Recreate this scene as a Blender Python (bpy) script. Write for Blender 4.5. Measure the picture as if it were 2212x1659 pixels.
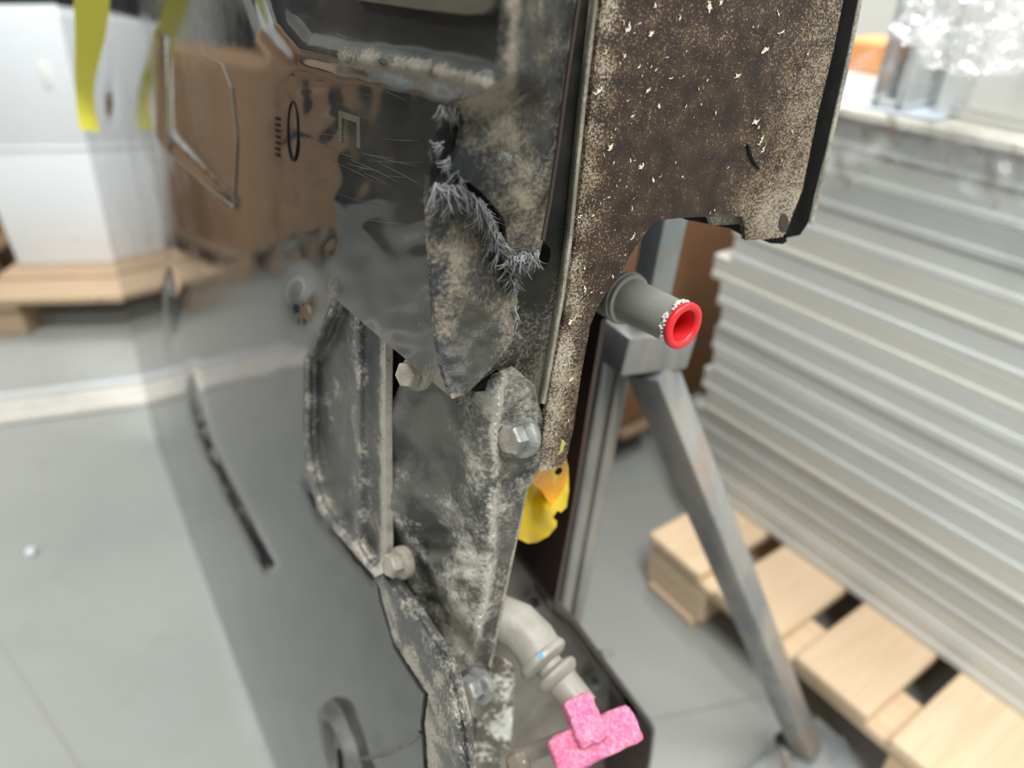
import bpy, bmesh, math, random
from mathutils import Vector, Matrix, noise
from mathutils.geometry import delaunay_2d_cdt
random.seed(7)
for o in list(bpy.data.objects): bpy.data.objects.remove(o)
scn = bpy.context.scene
COL = scn.collection

# ------------------------------------------------------------------ camera
W, H, F = 2212.0, 1659.0, 1560.0
CAM = Vector((0, 0, 1.145)); PITCH = math.radians(33)
FW = Vector((0, math.cos(PITCH), -math.sin(PITCH)))
UPV = Vector((0, math.sin(PITCH), math.cos(PITCH)))
cd = bpy.data.cameras.new('camera'); co = bpy.data.objects.new('camera', cd); COL.objects.link(co)
co.location = CAM; co.rotation_euler = (math.radians(90) - PITCH, 0, 0)
cd.sensor_width = 36; cd.lens = F / W * 36; cd.clip_start = 0.01; cd.clip_end = 100
cd.dof.use_dof = True; cd.dof.focus_distance = 0.325; cd.dof.aperture_fstop = 25.4 / 5.0
scn.camera = co
scn.view_settings.view_transform = 'Standard'
try: scn.view_settings.look = 'None'
except Exception: pass
scn.view_settings.gamma = 1; scn.view_settings.use_curve_mapping = False
scn.view_settings.exposure = 0.03

# ------------------------------------------------------------------ light: overcast day through the open roof lights + ceiling lamps
wd = bpy.data.worlds.new('world'); scn.world = wd; wd.use_nodes = True
bg = wd.node_tree.nodes['Background']; bg.inputs[0].default_value = (0.9, 0.96, 1, 1); bg.inputs[1].default_value = 0.36
def area(name, loc, sx, sy, power, rot=(0, 0, 0), col=(.975, 1, .985)):
    l = bpy.data.lights.new(name, 'AREA'); l.shape = 'RECTANGLE'; l.size = sx; l.size_y = sy; l.energy = power; l.color = col
    o = bpy.data.objects.new(name, l); COL.objects.link(o); o.location = loc; o.rotation_euler = rot
    return o
LAMPS = [(-2.6, -1.2), (-2.6, 2.6), (0.4, -1.2), (0.4, 2.6), (3.4, -1.2), (3.4, 2.6)]
for (x, y), w in zip(LAMPS, (100, 40, 155, 60, 160, 130)): area('lamp_light', (x, y, 4.47), 0.5, 2.4, w)

# ------------------------------------------------------------------ pixel -> space helpers (each call names a real plane)
def ray(x, y):
    return (Vector((1, 0, 0)) * (x - W / 2) + UPV * (H / 2 - y) + FW * F)
def hit(x, y, p, n):
    d = ray(x, y); return CAM + d * ((p - CAM).dot(n) / d.dot(n))
def G(x, y, z): return hit(x, y, Vector((0, 0, z)), Vector((0, 0, 1)))
def D(x, y, depth): return CAM + ray(x, y) * (depth / F)
def proj(p):
    q = p - CAM; d = q.dot(FW); return (W / 2 + q.x * F / d, H / 2 - q.dot(UPV) * F / d, d)

# the pack leans 6 degrees in its stand: axes t (into it), s (along it, away), u (up)
LEAN = math.radians(6); BR = math.radians(-32)
S_ = Vector((math.sin(BR), math.cos(BR), 0)); T0 = Vector((math.cos(BR), -math.sin(BR), 0))
T_ = T0 * math.cos(LEAN) - Vector((0, 0, 1)) * math.sin(LEAN)
U_ = T0 * math.sin(LEAN) + Vector((0, 0, 1)) * math.cos(LEAN)
_d = ray(940, 400); _h = math.hypot(_d.x, _d.y)
ORG = CAM + _d * (0.268 / _h)
_b = hit(595, 1659, ORG, T_); UB = (_b - ORG).dot(U_)
BASE = ORG + U_ * UB
def Es(x, y, s=0.0): return hit(x, y, ORG + S_ * s, S_)
def Pt(x, y, t=0.0): return hit(x, y, ORG + T_ * t, T_)
def loc_of(p): q = p - ORG; return q.dot(T_), q.dot(S_), q.dot(U_)

# ------------------------------------------------------------------ object helpers
MW = {}
def props(o, label=None, cat=None, group=None, kind=None):
    if label: o['label'] = label
    if cat: o['category'] = cat
    if group: o['group'] = group
    if kind: o['kind'] = kind
    return o
def empty(name, loc, label, cat, group=None, mat=None):
    o = bpy.data.objects.new(name, None); COL.objects.link(o); o.empty_display_size = .05
    m = mat if mat else Matrix.Translation(loc)
    o.matrix_world = m; MW[o.name] = m.copy()
    return props(o, label, cat, group)
def obj(name, V, F_, mat, parent=None, label=None, cat=None, group=None, kind=None, smooth=35, attrs=None):
    if parent is not None: m = MW[parent.name]
    else:
        xs = [v[0] for v in V]; ys = [v[1] for v in V]; zs = [v[2] for v in V]
        m = Matrix.Translation(((min(xs) + max(xs)) / 2, (min(ys) + max(ys)) / 2, min(zs)))
    inv = m.inverted()
    me = bpy.data.meshes.new(name)
    me.from_pydata([inv @ Vector(v) for v in V], [], F_)
    bm = bmesh.new(); bm.from_mesh(me); bmesh.ops.recalc_face_normals(bm, faces=bm.faces); bm.to_mesh(me); bm.free()
    if attrs:
        a = me.attributes.new('dust', 'FLOAT', 'POINT'); a.data.foreach_set('value', attrs)
    if smooth:
        me.polygons.foreach_set('use_smooth', [True] * len(me.polygons))
        me.set_sharp_from_angle(angle=math.radians(smooth))
    me.materials.append(mat)
    o = bpy.data.objects.new(name, me); COL.objects.link(o)
    if parent is not None: o.parent = parent; MW[o.name] = m.copy()
    else: o.matrix_world = m; MW[o.name] = m.copy()
    return props(o, label, cat, group, kind)

def bbox(hx, hy, hz, bev=0.0, seg=1):
    bm = bmesh.new(); bmesh.ops.create_cube(bm, size=2)
    for v in bm.verts: v.co = Vector((v.co.x * hx, v.co.y * hy, v.co.z * hz))
    if bev: bmesh.ops.bevel(bm, geom=list(bm.edges), offset=bev, segments=seg, affect='EDGES', profile=.5)
    bm.verts.index_update()
    V = [v.co.copy() for v in bm.verts]; F_ = [[v.index for v in f.verts] for f in bm.faces]; bm.free(); return V, F_
def xf(VF, c, ax=None, ay=None, az=None):
    ax = ax or Vector((1, 0, 0)); ay = ay or Vector((0, 1, 0)); az = az or Vector((0, 0, 1))
    return [Vector(c) + ax * v[0] + ay * v[1] + az * v[2] for v in VF[0]], VF[1]
def join(*parts):
    V = []; F_ = []
    for v, f in parts:
        k = len(V); V += list(v); F_ += [[i + k for i in q] for q in f]
    return V, F_
def frame(axis):
    a = Vector(axis).normalized(); r = Vector((0, 0, 1)) if abs(a.z) < .9 else Vector((1, 0, 0))
    x = r.cross(a).normalized(); return x, a.cross(x), a
def lathe(prof, p, axis, seg=32, wob=0):
    x, y, a = frame(axis); V = []; F_ = []; n = len(prof)
    for i in range(seg):
        t = 2 * math.pi * i / seg
        for j, (r, z) in enumerate(prof):
            V.append(Vector(p) + (x * math.cos(t) + y * math.sin(t)) * r + a * z)
    for i in range(seg):
        k = (i + 1) % seg
        for j in range(n - 1): F_.append([i * n + j, k * n + j, k * n + j + 1, i * n + j + 1])
    if prof[0][0] > 1e-6 and prof[0] != prof[-1]: pass
    return V, F_
def tube(pts, rad, seg=14, caps=True):
    pts = [Vector(p) for p in pts]; V = []; F_ = []; n = len(pts)
    pv = None
    for i, p in enumerate(pts):
        a = (pts[min(i + 1, n - 1)] - pts[max(i - 1, 0)]).normalized()
        if pv is None: x, y, _ = frame(a)
        else: x = (pv - a * pv.dot(a)).normalized(); y = a.cross(x)
        pv = x; r = rad(i / (n - 1)) if callable(rad) else rad
        for k in range(seg):
            t = 2 * math.pi * k / seg; V.append(p + (x * math.cos(t) + y * math.sin(t)) * r)
    for i in range(n - 1):
        for k in range(seg):
            m = (k + 1) % seg; F_.append([i * seg + k, i * seg + m, (i + 1) * seg + m, (i + 1) * seg + k])
    if caps: F_ += [list(range(seg))[::-1], list(range((n - 1) * seg, n * seg))]
    return V, F_
def bar(a, b, w, h, up=Vector((0, 0, 1)), bev=.003):
    a = Vector(a); b = Vector(b); d = b - a; L = d.length; d.normalize(); x = d.cross(up).normalized(); z = x.cross(d)
    return xf(bbox(w / 2, L / 2, h / 2, bev, 2), (a + b) / 2, x, d, z)
def inpoly(x, y, P):
    c = False; j = len(P) - 1
    for i in range(len(P)):
        if (P[i][1] > y) != (P[j][1] > y) and x < (P[j][0] - P[i][0]) * (y - P[i][1]) / (P[j][1] - P[i][1]) + P[i][0]: c = not c
        j = i
    return c
def dline(x, y, P):
    b = 1e9
    for i in range(len(P) - 1):
        ax, ay = P[i]; bx, by = P[i + 1]; dx = bx - ax; dy = by - ay
        t = max(0, min(1, ((x - ax) * dx + (y - ay) * dy) / (dx * dx + dy * dy + 1e-9)))
        b = min(b, math.hypot(x - ax - dx * t, y - ay - dy * t))
    return b
def resample(P, sp, closed=True, jit=0):
    out = []; n = len(P)
    for i in range(n if closed else n - 1):
        a = P[i]; b = P[(i + 1) % n]; L = math.hypot(b[0] - a[0], b[1] - a[1]); k = max(1, int(L / sp))
        for j in range(k):
            t = j / k; q = (a[0] + (b[0] - a[0]) * t, a[1] + (b[1] - a[1]) * t)
            if jit: q = (q[0] + random.uniform(-jit, jit), q[1] + random.uniform(-jit, jit))
            out.append(q)
    if not closed: out.append(P[-1])
    return out
def ss(a, b, x):
    t = max(0, min(1, (x - a) / (b - a))); return t * t * (3 - 2 * t)
def nz(x, y, s, k=0): return noise.noise(Vector((x * s, y * s, k)))
def sheet(outline, fn, sp, thick, holes=(), jit=0, bsp=None):
    """outline in picture coordinates, filled with a fine triangle net, every vertex carried to the surface fn(x, y)"""
    bsp = bsp or sp * .6
    O = resample(outline, bsp, True, jit); Hs = [resample(h, bsp * .8, True, jit) for h in holes]
    pts = list(O); ed = [(i, (i + 1) % len(O)) for i in range(len(O))]
    for h in Hs:
        k = len(pts); pts += h; ed += [(k + i, k + (i + 1) % len(h)) for i in range(len(h))]
    loops = [O] + Hs
    x0 = min(p[0] for p in O); x1 = max(p[0] for p in O); y0 = min(p[1] for p in O); y1 = max(p[1] for p in O)
    cell = {}
    for p in pts: cell.setdefault((int(p[0] // sp), int(p[1] // sp)), []).append(p)
    r = 0; y = y0 + sp / 2
    while y < y1:
        x = x0 + (sp / 2 if r % 2 else sp)
        while x < x1:
            if inpoly(x, y, O) and not any(inpoly(x, y, h) for h in Hs):
                cx, cy = int(x // sp), int(y // sp)
                if not any((p[0] - x) ** 2 + (p[1] - y) ** 2 < (sp * .45) ** 2 for i in (-1, 0, 1) for j in (-1, 0, 1) for p in cell.get((cx + i, cy + j), ())):
                    pts.append((x, y))
            x += sp
        y += sp * .87; r += 1
    vs, _, fs, *_r = delaunay_2d_cdt([Vector(p) for p in pts], ed, [], 0, 1e-4)
    keep = []
    for f in fs:
        cx = sum(vs[i].x for i in f) / 3; cy = sum(vs[i].y for i in f) / 3
        if inpoly(cx, cy, O) and not any(inpoly(cx, cy, h) for h in Hs): keep.append(list(f))
    used = sorted({i for f in keep for i in f}); rm = {o: n for n, o in enumerate(used)}
    px = [(vs[i].x, vs[i].y) for i in used]; fs = [[rm[i] for i in f] for f in keep]
    V = [fn(x, y) for x, y in px]; n = len(V)
    if thick is not None:
        cnt = {}
        for f in fs:
            for a, b in zip(f, f[1:] + f[:1]): cnt[(a, b)] = 1
        bd = [(a, b) for (a, b) in cnt if (b, a) not in cnt]
        V = V + [v + thick for v in V]
        fs = fs + [[i + n for i in f[::-1]] for f in fs] + [[b, a, a + n, b + n] for a, b in bd]
        px = px + px
    return V, fs, px

# ------------------------------------------------------------------ materials
class NT:
    def __init__(s, name):
        s.m = bpy.data.materials.new(name); s.m.use_nodes = True; s.t = s.m.node_tree; s.p = s.t.nodes['Principled BSDF']
        s.out = s.t.nodes['Material Output']
    def n(s, ty, **k):
        o = s.t.nodes.new(ty)
        for a, v in k.items():
            if a.startswith('i_'):
                key = a[2:]; key = int(key) if key.isdigit() else key.replace('_', ' ')
                s.put(o.inputs[key], v)
            else: setattr(o, a, v)
        return o
    def put(s, sock, v):
        if isinstance(v, bpy.types.NodeSocket): s.t.links.new(v, sock)
        elif isinstance(v, (tuple, list)) and len(v) == 3 and sock.type == 'RGBA': sock.default_value = (*v, 1)
        else: sock.default_value = v
    def math(s, op, a, b=0.0, clamp=False):
        o = s.n('ShaderNodeMath', operation=op, use_clamp=clamp); s.put(o.inputs[0], a); s.put(o.inputs[1], b); return o.outputs[0]
    def noise(s, co, scale, detail=4, rough=.55, dist=0):
        return s.n('ShaderNodeTexNoise', i_Vector=co, i_Scale=scale, i_Detail=detail, i_Roughness=rough, i_Distortion=dist).outputs[0]
    def ramp(s, v, a, b, lo=0.0, hi=1.0):
        o = s.n('ShaderNodeMapRange', i_0=v, i_1=a, i_2=b, i_3=lo, i_4=hi); o.interpolation_type = 'SMOOTHSTEP'; return o.outputs[0]
    def mix(s, f, a, b):
        o = s.n('ShaderNodeMix', data_type='RGBA'); s.put(o.inputs[0], f); s.put(o.inputs[6], a); s.put(o.inputs[7], b); return o.outputs[2]
    def mixf(s, f, a, b):
        o = s.n('ShaderNodeMix', data_type='FLOAT'); s.put(o.inputs[0], f); s.put(o.inputs[2], a); s.put(o.inputs[3], b); return o.outputs[0]
    def co(s, scale=(1, 1, 1), rot=(0, 0, 0)):
        c = s.n('ShaderNodeTexCoord').outputs['Object']
        return s.n('ShaderNodeMapping', i_Vector=c, i_Scale=scale, i_Rotation=rot).outputs[0]
    def bump(s, h, st, dist=.001):
        b = s.n('ShaderNodeBump', i_Strength=st, i_Distance=dist, i_Height=h); s.put(s.p.inputs['Normal'], b.outputs[0])
    def set(s, **k):
        for a, v in k.items(): s.put(s.p.inputs[a.replace('_', ' ')], v)
        return s.m

def grime(name, base, base2, dust, rough=.5, drough=.9, metal=0.0, big=45, fine=700, k1=1.0, k2=.8, amt=0.0, edge=(.45, .62), spec=.5, bump=.35, bd=.0006, blotch=14, rvar=.12):
    m = NT(name); c = m.co()
    a = m.n('ShaderNodeAttribute', attribute_name='dust').outputs['Fac']
    n1 = m.noise(c, big, 7, .62); n2 = m.noise(c, fine, 3, .6); n3 = m.noise(c, blotch, 6, .6, .6)
    f = m.math('ADD', m.math('MULTIPLY', m.math('SUBTRACT', n1, .5), k1 * 2), m.math('MULTIPLY', m.math('SUBTRACT', n2, .5), k2 * 2))
    f = m.math('ADD', m.math('ADD', f, amt), a)
    fac = m.ramp(f, edge[0], edge[1])
    b = m.mix(m.ramp(n3, .38, .62), base, base2)
    col = m.mix(fac, b, m.mix(n2, [q * .72 for q in dust], [min(1, q * 1.25) for q in dust]))
    m.set(Base_Color=col, Metallic=m.mixf(fac, metal, 0.0) if metal else 0.0,
          Roughness=m.mixf(fac, m.ramp(n1, .3, .7, max(.03, rough - rvar), rough + rvar), drough))
    m.put(m.p.inputs['Specular IOR Level'], m.mixf(fac, spec, .25))
    m.bump(m.math('ADD', n2, m.math('MULTIPLY', fac, .6)), bump, bd)
    return m.m
def plain(name, col, rough=.5, metal=0.0, var=.12, scale=30, bump=.1, bd=.0005, spec=.5, fine=300):
    m = NT(name); c = m.co(); n = m.noise(c, scale, 5); n2 = m.noise(c, fine, 3)
    m.set(Base_Color=m.mix(n, [q * (1 - var) for q in col], [min(1, q * (1 + var)) for q in col]), Roughness=m.ramp(n, .3, .7, rough * .85, min(1, rough * 1.15)), Metallic=metal)
    m.put(m.p.inputs['Specular IOR Level'], spec); m.bump(n2, bump, bd); return m.m

# glossy black underside cover
def mat_cover():
    m = NT('black_composite'); c = m.co()
    a = m.n('ShaderNodeAttribute', attribute_name='dust').outputs['Fac']
    big = m.noise(c, 9, 6, .6); mid = m.noise(c, 55, 7, .65); fin = m.noise(c, 620, 3, .6)
    scr = m.noise(m.co((1.5, 3, 160), (0.10, 0, 0)), 3.2, 4, .6)
    f = m.math('ADD', m.math('ADD', m.math('MULTIPLY', m.math('SUBTRACT', mid, .5), 1.5), m.math('MULTIPLY', m.math('SUBTRACT', fin, .5), .8)), a)
    fac = m.ramp(f, .38, .75)
    sc = m.math('MULTIPLY', m.ramp(scr, .63, .72), m.ramp(big, .45, .6))
    col = m.mix(m.ramp(big, .35, .65), (.020, .021, .023), (.036, .035, .031))
    col = m.mix(m.math('MULTIPLY', sc, .35), col, (.22, .22, .22))
    col = m.mix(m.math('MULTIPLY', fac, .8), col, m.mix(fin, (.12, .10, .075), (.27, .235, .18)))
    r = m.mixf(fac, m.ramp(m.math('ADD', m.math('MULTIPLY', mid, .6), big), .6, 1.05, .035, .16), .75)
    m.set(Base_Color=col, Roughness=m.math('ADD', r, m.math('MULTIPLY', sc, .2)))
    m.put(m.p.inputs['Specular IOR Level'], .6)
    m.bump(m.math('ADD', m.math('MULTIPLY', fac, .5), m.math('MULTIPLY', sc, .1)), .12, .0004)
    return m.m
M = {}
M['cover'] = mat_cover()
M['cover_end'] = grime('dusty_black_composite', (.018, .021, .027), (.050, .047, .036), (.24, .205, .155), rough=.5, big=38, fine=520, k1=1.1, k2=.5, amt=.40, edge=(.25, .95), spec=.35, bump=.7, blotch=22)
M['pocket'] = grime('dusty_cover_edge', (.060, .061, .059), (.10, .096, .085), (.36, .33, .28), rough=.45, big=60, fine=500, amt=.10, k1=.9, k2=.6, edge=(.3, .8), spec=.5)
M['flange_dust'] = grime('dusty_flange', (.16, .15, .12), (.26, .24, .195), (.42, .385, .315), rough=.7, big=70, fine=700, amt=.35, k1=.8, k2=.7, edge=(.2, .7))
M['inner'] = grime('dusty_inner_plate', (.022, .021, .018), (.05, .047, .037), (.27, .25, .2), rough=.65, big=30, fine=600, amt=.03, k1=.9, k2=.7, edge=(.3, .85))
def mat_brown():
    m = NT('speckled_brown_paint'); c = m.co()
    a = m.n('ShaderNodeAttribute', attribute_name='dust').outputs['Fac']
    big = m.noise(c, 16, 6, .6, .4); mid = m.noise(c, 90, 5, .6); fin = m.noise(c, 1050, 2, .6); fin2 = m.noise(c, 520, 4, .65)
    dens = m.math('ADD', m.math('ADD', m.math('MULTIPLY', m.math('SUBTRACT', big, .5), .5), m.math('MULTIPLY', m.math('SUBTRACT', mid, .5), .75)), a)
    f = m.math('ADD', m.math('ADD', m.math('MULTIPLY', fin, .6), m.math('MULTIPLY', fin2, .4)), m.math('MULTIPLY', dens, .30))
    fac = m.ramp(f, .545, .66)
    haze = m.ramp(m.math('ADD', dens, m.math('MULTIPLY', m.math('SUBTRACT', fin2, .5), .5)), .05, 1.0)
    base = m.mix(m.ramp(mid, .35, .65), (.022, .012, .0075), (.050, .029, .017))
    base = m.mix(m.math('MULTIPLY', haze, .45), base, (.24, .205, .155))
    sp = m.mix(m.ramp(a, .1, .6), (.30, .215, .13), (.52, .47, .375))
    m.set(Base_Color=m.mix(fac, base, sp), Roughness=m.mixf(fac, .5, .85))
    m.put(m.p.inputs['Specular IOR Level'], .4)
    m.bump(m.math('ADD', fin, fin2), .55, .0006)
    return m.m
M['brown'] = mat_brown()
M['brown_dark'] = plain('dark_brown_paint', (.045, .028, .024), .35, 0, .3, 40, .2)
M['flat_black'] = plain('flat_black_fill', (.004, .004, .004), .6, 0, .2, 60, .2, spec=.12)  # plain black, also standing in for shaded gaps and openings
M['bracket'] = grime('dusty_grey_bracket', (.030, .031, .028), (.115, .112, .097), (.43, .405, .345), rough=.5, big=48, fine=420, k1=1.3, k2=.6, amt=.36, edge=(.2, 1.05), spec=.45, bump=.6, bd=.0008, blotch=24)
M['corroded'] = grime('corroded_white_bracket', (.13, .105, .08), (.24, .20, .15), (.80, .78, .72), rough=.7, big=55, fine=300, amt=.02, edge=(.3, .55), bump=.6)
M['zinc'] = grime('dull_zinc', (.20, .20, .19), (.34, .34, .325), (.12, .11, .09), rough=.4, metal=.4, big=120, fine=700, amt=-.02, edge=(.3, .9), blotch=120)
M['zinc_dusty'] = grime('dusty_zinc', (.20, .18, .14), (.30, .27, .22), (.14, .125, .095), rough=.6, big=140, fine=700, amt=0, edge=(.3, .9), blotch=120)
M['olive'] = plain('olive_plate', (.075, .07, .052), .4, 0, .3, 60, .2)
M['pipe'] = grime('grey_pipe', (.17, .17, .15), (.25, .245, .22), (.42, .39, .34), rough=.38, big=60, fine=500, amt=-.1, edge=(.3, .8))
M['pipe_light'] = grime('pale_grey_pipe', (.23, .21, .175), (.33, .31, .27), (.15, .125, .095), rough=.4, big=40, fine=400, amt=-.1, edge=(.35, .8))
M['tray'] = grime('grey_tray_metal', (.17, .145, .12), (.27, .24, .205), (.10, .075, .055), rough=.4, big=25, fine=300, amt=0, edge=(.3, .9))
M['red'] = plain('red_plastic', (.72, .022, .028), .38, 0, .05, 80, .1)
M['yellow'] = plain('yellow_plastic', (.82, .56, .01), .25, 0, .08, 40, .1)
M['yellow_deep'] = plain('orange_plastic', (.85, .36, .01), .25, 0, .08, 40, .1)
M['blue'] = plain('blue_marker', (.05, .32, .58), .6)
M['frost'] = plain('pale_crumbs', (.72, .66, .62), .9)
M['fibre'] = plain('grey_fibre', (.33, .33, .33), .5, 0, .5, 500, .2)
M['torn'] = plain('torn_grey_composite', (.10, .105, .112), .55, 0, .6, 120, 1.0, .002)
M['chip'] = plain('cream_primer', (.74, .68, .54), .9, 0, .2, 800, .4)
M['mark_yellow'] = plain('yellow_paint_mark', (.50, .42, .14), .8)
def mat_foam():
    m = NT('pink_foam'); c = m.co(); v = m.ramp(m.noise(c, 420, 4, .65), .3, .7); n = m.ramp(m.noise(c, 110, 5, .7), .3, .7)
    m.set(Base_Color=m.mix(m.math('ADD', m.math('MULTIPLY', v, .6), m.math('MULTIPLY', n, .4)), (.68, .09, .24), (.86, .36, .50)), Roughness=.9)
    m.set(Subsurface_Weight=.25); m.p.inputs['Subsurface Radius'].default_value = (.004, .002, .002)
    m.bump(m.math('ADD', v, n), .8, .0012); return m.m
M['foam'] = mat_foam()
def mat_steel(name, a, b, rust):
    m = NT(name); c = m.co(); n = m.noise(m.co((1, 1, .25)), 25, 6, .6); n2 = m.noise(c, 8, 5, .6, .5); n3 = m.noise(c, 300, 3)
    col = m.mix(m.ramp(n, .35, .65), a, b); col = m.mix(m.ramp(n2, .5, .68, 0, .75), col, rust)
    m.set(Base_Color=col, Metallic=.3, Roughness=m.ramp(n, .3, .7, .28, .45)); m.bump(n3, .12, .0005); return m.m
M['steel'] = mat_steel('raw_steel_tube', (.22, .25, .26), (.33, .35, .35), (.30, .23, .18))
M['steel_rust'] = mat_steel('heat_tinted_steel_tube', (.40, .38, .35), (.24, .25, .26), (.40, .29, .21))
def mat_wood(name, a, b, c2):
    m = NT(name); r = m.n('ShaderNodeObjectInfo').outputs['Random']
    c = m.co((1.6, 22, 22)); off = m.n('ShaderNodeVectorMath', operation='ADD', i_0=c).outputs[0]
    vm = off.node; cmb = m.n('ShaderNodeCombineXYZ', i_0=m.math('MULTIPLY', r, 40), i_1=m.math('MULTIPLY', r, 17), i_2=m.math('MULTIPLY', r, 9)); m.put(vm.inputs[1], cmb.outputs[0])
    g = m.noise(off, 2.2, 7, .65, 1.2); k = m.n('ShaderNodeTexVoronoi', i_Vector=m.co((7, 11, 4)), i_Scale=1.5).outputs[0]
    col = m.mix(m.ramp(g, .3, .7), a, b); col = m.mix(m.ramp(k, .03, .12, .8, 0), col, c2); col = m.mix(m.math('MULTIPLY', r, .3), col, (.56, .38, .24))
    m.set(Base_Color=col, Roughness=.72); m.bump(g, .2, .001); return m.m
M['pine'] = mat_wood('pale_pine', (.88, .69, .48), (.78, .57, .36), (.36, .19, .09))
M['pine_shade'] = mat_wood('shade_dark_pine', (.30, .20, .12), (.20, .13, .075), (.22, .13, .07))  # pine darkened in its colour for the shade under the crate
M['pine_mid'] = mat_wood('used_pine', (.50, .37, .25), (.41, .29, .18), (.22, .13, .07))
M['cardboard'] = plain('brown_cardboard', (.46, .28, .15), .85, 0, .12, 12, .1)
M['cardboard_dark'] = plain('shaded_cardboard_and_tape', (.26, .13, .06), .8, 0, .5, 5, .1)  # brown darkened for the crate's shade, also the tape colour
M['panel'] = plain('pale_grey_sheet', (.66, .675, .645), .33, 0, .06, 8, .05)
M['panel_warm'] = plain('cream_grey_sheet', (.68, .67, .61), .35, 0, .06, 8, .05)
M['panel_dark'] = plain('mid_grey_sheet', (.56, .575, .55), .33, 0, .08, 8, .05)
M['cream'] = plain('cream_board', (.80, .77, .68), .5, 0, .05)
M['white'] = plain('white_coated_steel', (.84, .87, .90), .35, 0, .03)
M['offwhite'] = plain('offwhite_coated_steel', (.86, .87, .83), .35, 0, .03)
M['alu'] = plain('aluminium_trim', (.62, .64, .65), .4, .25, .1)
M['dark'] = plain('dark_plastic', (.02, .021, .024), .5)
M['dark_load'] = plain('dark_brown_load', (.05, .035, .026), .7, 0, .5, 3)
M['orange'] = plain('orange_print', (.85, .38, .14), .6, 0, .15, 20)
M['paper'] = plain('bluish_white_paper', (.62, .68, .75), .6)
M['wall'] = plain('white_painted_wall', (.78, .78, .75), .8, 0, .03, 3)
M['strap'] = None
def mat_strap():
    m = NT('yellow_webbing'); c = m.co(); w = m.n('ShaderNodeTexWave', i_Vector=c, i_Scale=75.0, i_Distortion=1.0, wave_type='BANDS', bands_direction='Z').outputs[1]
    n = m.noise(c, 12, 4)
    m.set(Base_Color=m.mix(m.math('MULTIPLY', w, .45), m.mix(n, (.95, .84, .05), (1.0, .93, .16)), (.75, .66, .08)), Roughness=.8); m.bump(w, .1, .0003); return m.m
M['strap'] = mat_strap()
def mat_film(name, alpha, col=(1, 1, 1)):
    m = NT(name); c = m.co(); n = m.noise(c, 9, 5, .6, 1.0); n2 = m.noise(c, 40, 4, .6, .5)
    tr = m.n('ShaderNodeBsdfTransparent'); gl = m.n('ShaderNodeBsdfGlossy', i_Roughness=.12, i_Color=(1, 1, 1, 1)); df = m.n('ShaderNodeBsdfDiffuse', i_Color=(*col, 1))
    bp = m.n('ShaderNodeBump', i_Strength=.55, i_Distance=.01, i_Height=m.math('ADD', n, m.math('MULTIPLY', n2, .4))); m.put(gl.inputs['Normal'], bp.outputs[0])
    fr = m.n('ShaderNodeFresnel', i_IOR=1.5); m.put(fr.inputs['Normal'], bp.outputs[0])
    a = m.n('ShaderNodeMixShader', i_0=m.math('MULTIPLY', m.ramp(n, .35, .75), alpha)); m.put(a.inputs[1], tr.outputs[0]); m.put(a.inputs[2], df.outputs[0])
    b = m.n('ShaderNodeMixShader', i_0=m.math('ADD', m.math('MULTIPLY', fr.outputs[0], .5), .03)); m.put(b.inputs[1], a.outputs[0]); m.put(b.inputs[2], gl.outputs[0])
    m.t.links.new(b.outputs[0], m.out.inputs[0]); return m.m
M['film'] = mat_film('clear_stretch_film', .42); M['film_ball'] = mat_film('crumpled_film', .75)
def mat_floor():
    m = NT('grey_concrete'); c = m.co(); a = m.noise(c, .9, 7, .6, .3); b = m.noise(c, 5, 7, .65); f = m.noise(c, 120, 3)
    col = m.mix(m.ramp(a, .3, .7), (.285, .298, .28), (.37, .375, .352)); col = m.mix(m.ramp(b, .55, .75, 0, .35), col, (.24, .235, .215))
    m.set(Base_Color=col, Roughness=m.ramp(b, .3, .7, .45, .65)); m.bump(f, .15, .001); return m.m
M['floor'] = mat_floor()
def mat_lamp():
    m = NT('lit_lamp_diffuser'); e = m.n('ShaderNodeEmission', i_Color=(1, .985, .96, 1), i_Strength=6.0); m.t.links.new(e.outputs[0], m.out.inputs[0]); return m.m
M['lamp'] = mat_lamp()

# ------------------------------------------------------------------ the hall
def struct(name, VF, mat): return obj(name, *VF, mat, kind='structure', smooth=0)
struct('floor', xf(bbox(6, 5, .05), (0.5, 1, -.05)), M['floor'])
struct('wall_back', xf(bbox(6, .05, 2.3), (0.5, 6.05, 2.3)), M['wall'])
struct('wall_left', xf(bbox(.05, 5, 2.3), (-5.55, 1, 2.3)), M['wall'])
struct('wall_right', xf(bbox(.05, 5, 2.3), (6.55, 1, 2.3)), M['wall'])
# roof deck in strips, with open skylight bands between them
for i, x in enumerate((-4.1, -1.1, 1.9, 4.9)): struct('ceiling' if i == 0 else 'ceiling.%03d' % i, xf(bbox(.75, 5, .05), (x, 1, 4.65)), M['wall'])
for i, (x, y) in enumerate(LAMPS):
    r = empty('ceiling_lamp', Vector((x, y, 4.5)), 'long white strip lamp under the hall roof', 'lamp', 'strip lamps under the roof')
    obj('lamp_body', *xf(bbox(.28, 1.25, .03, .01), (x, y, 4.54)), M['white'], r)
    obj('diffuser', *xf(bbox(.25, 1.2, .012, .004), (x, y, 4.497)), M['lamp'], r)
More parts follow.
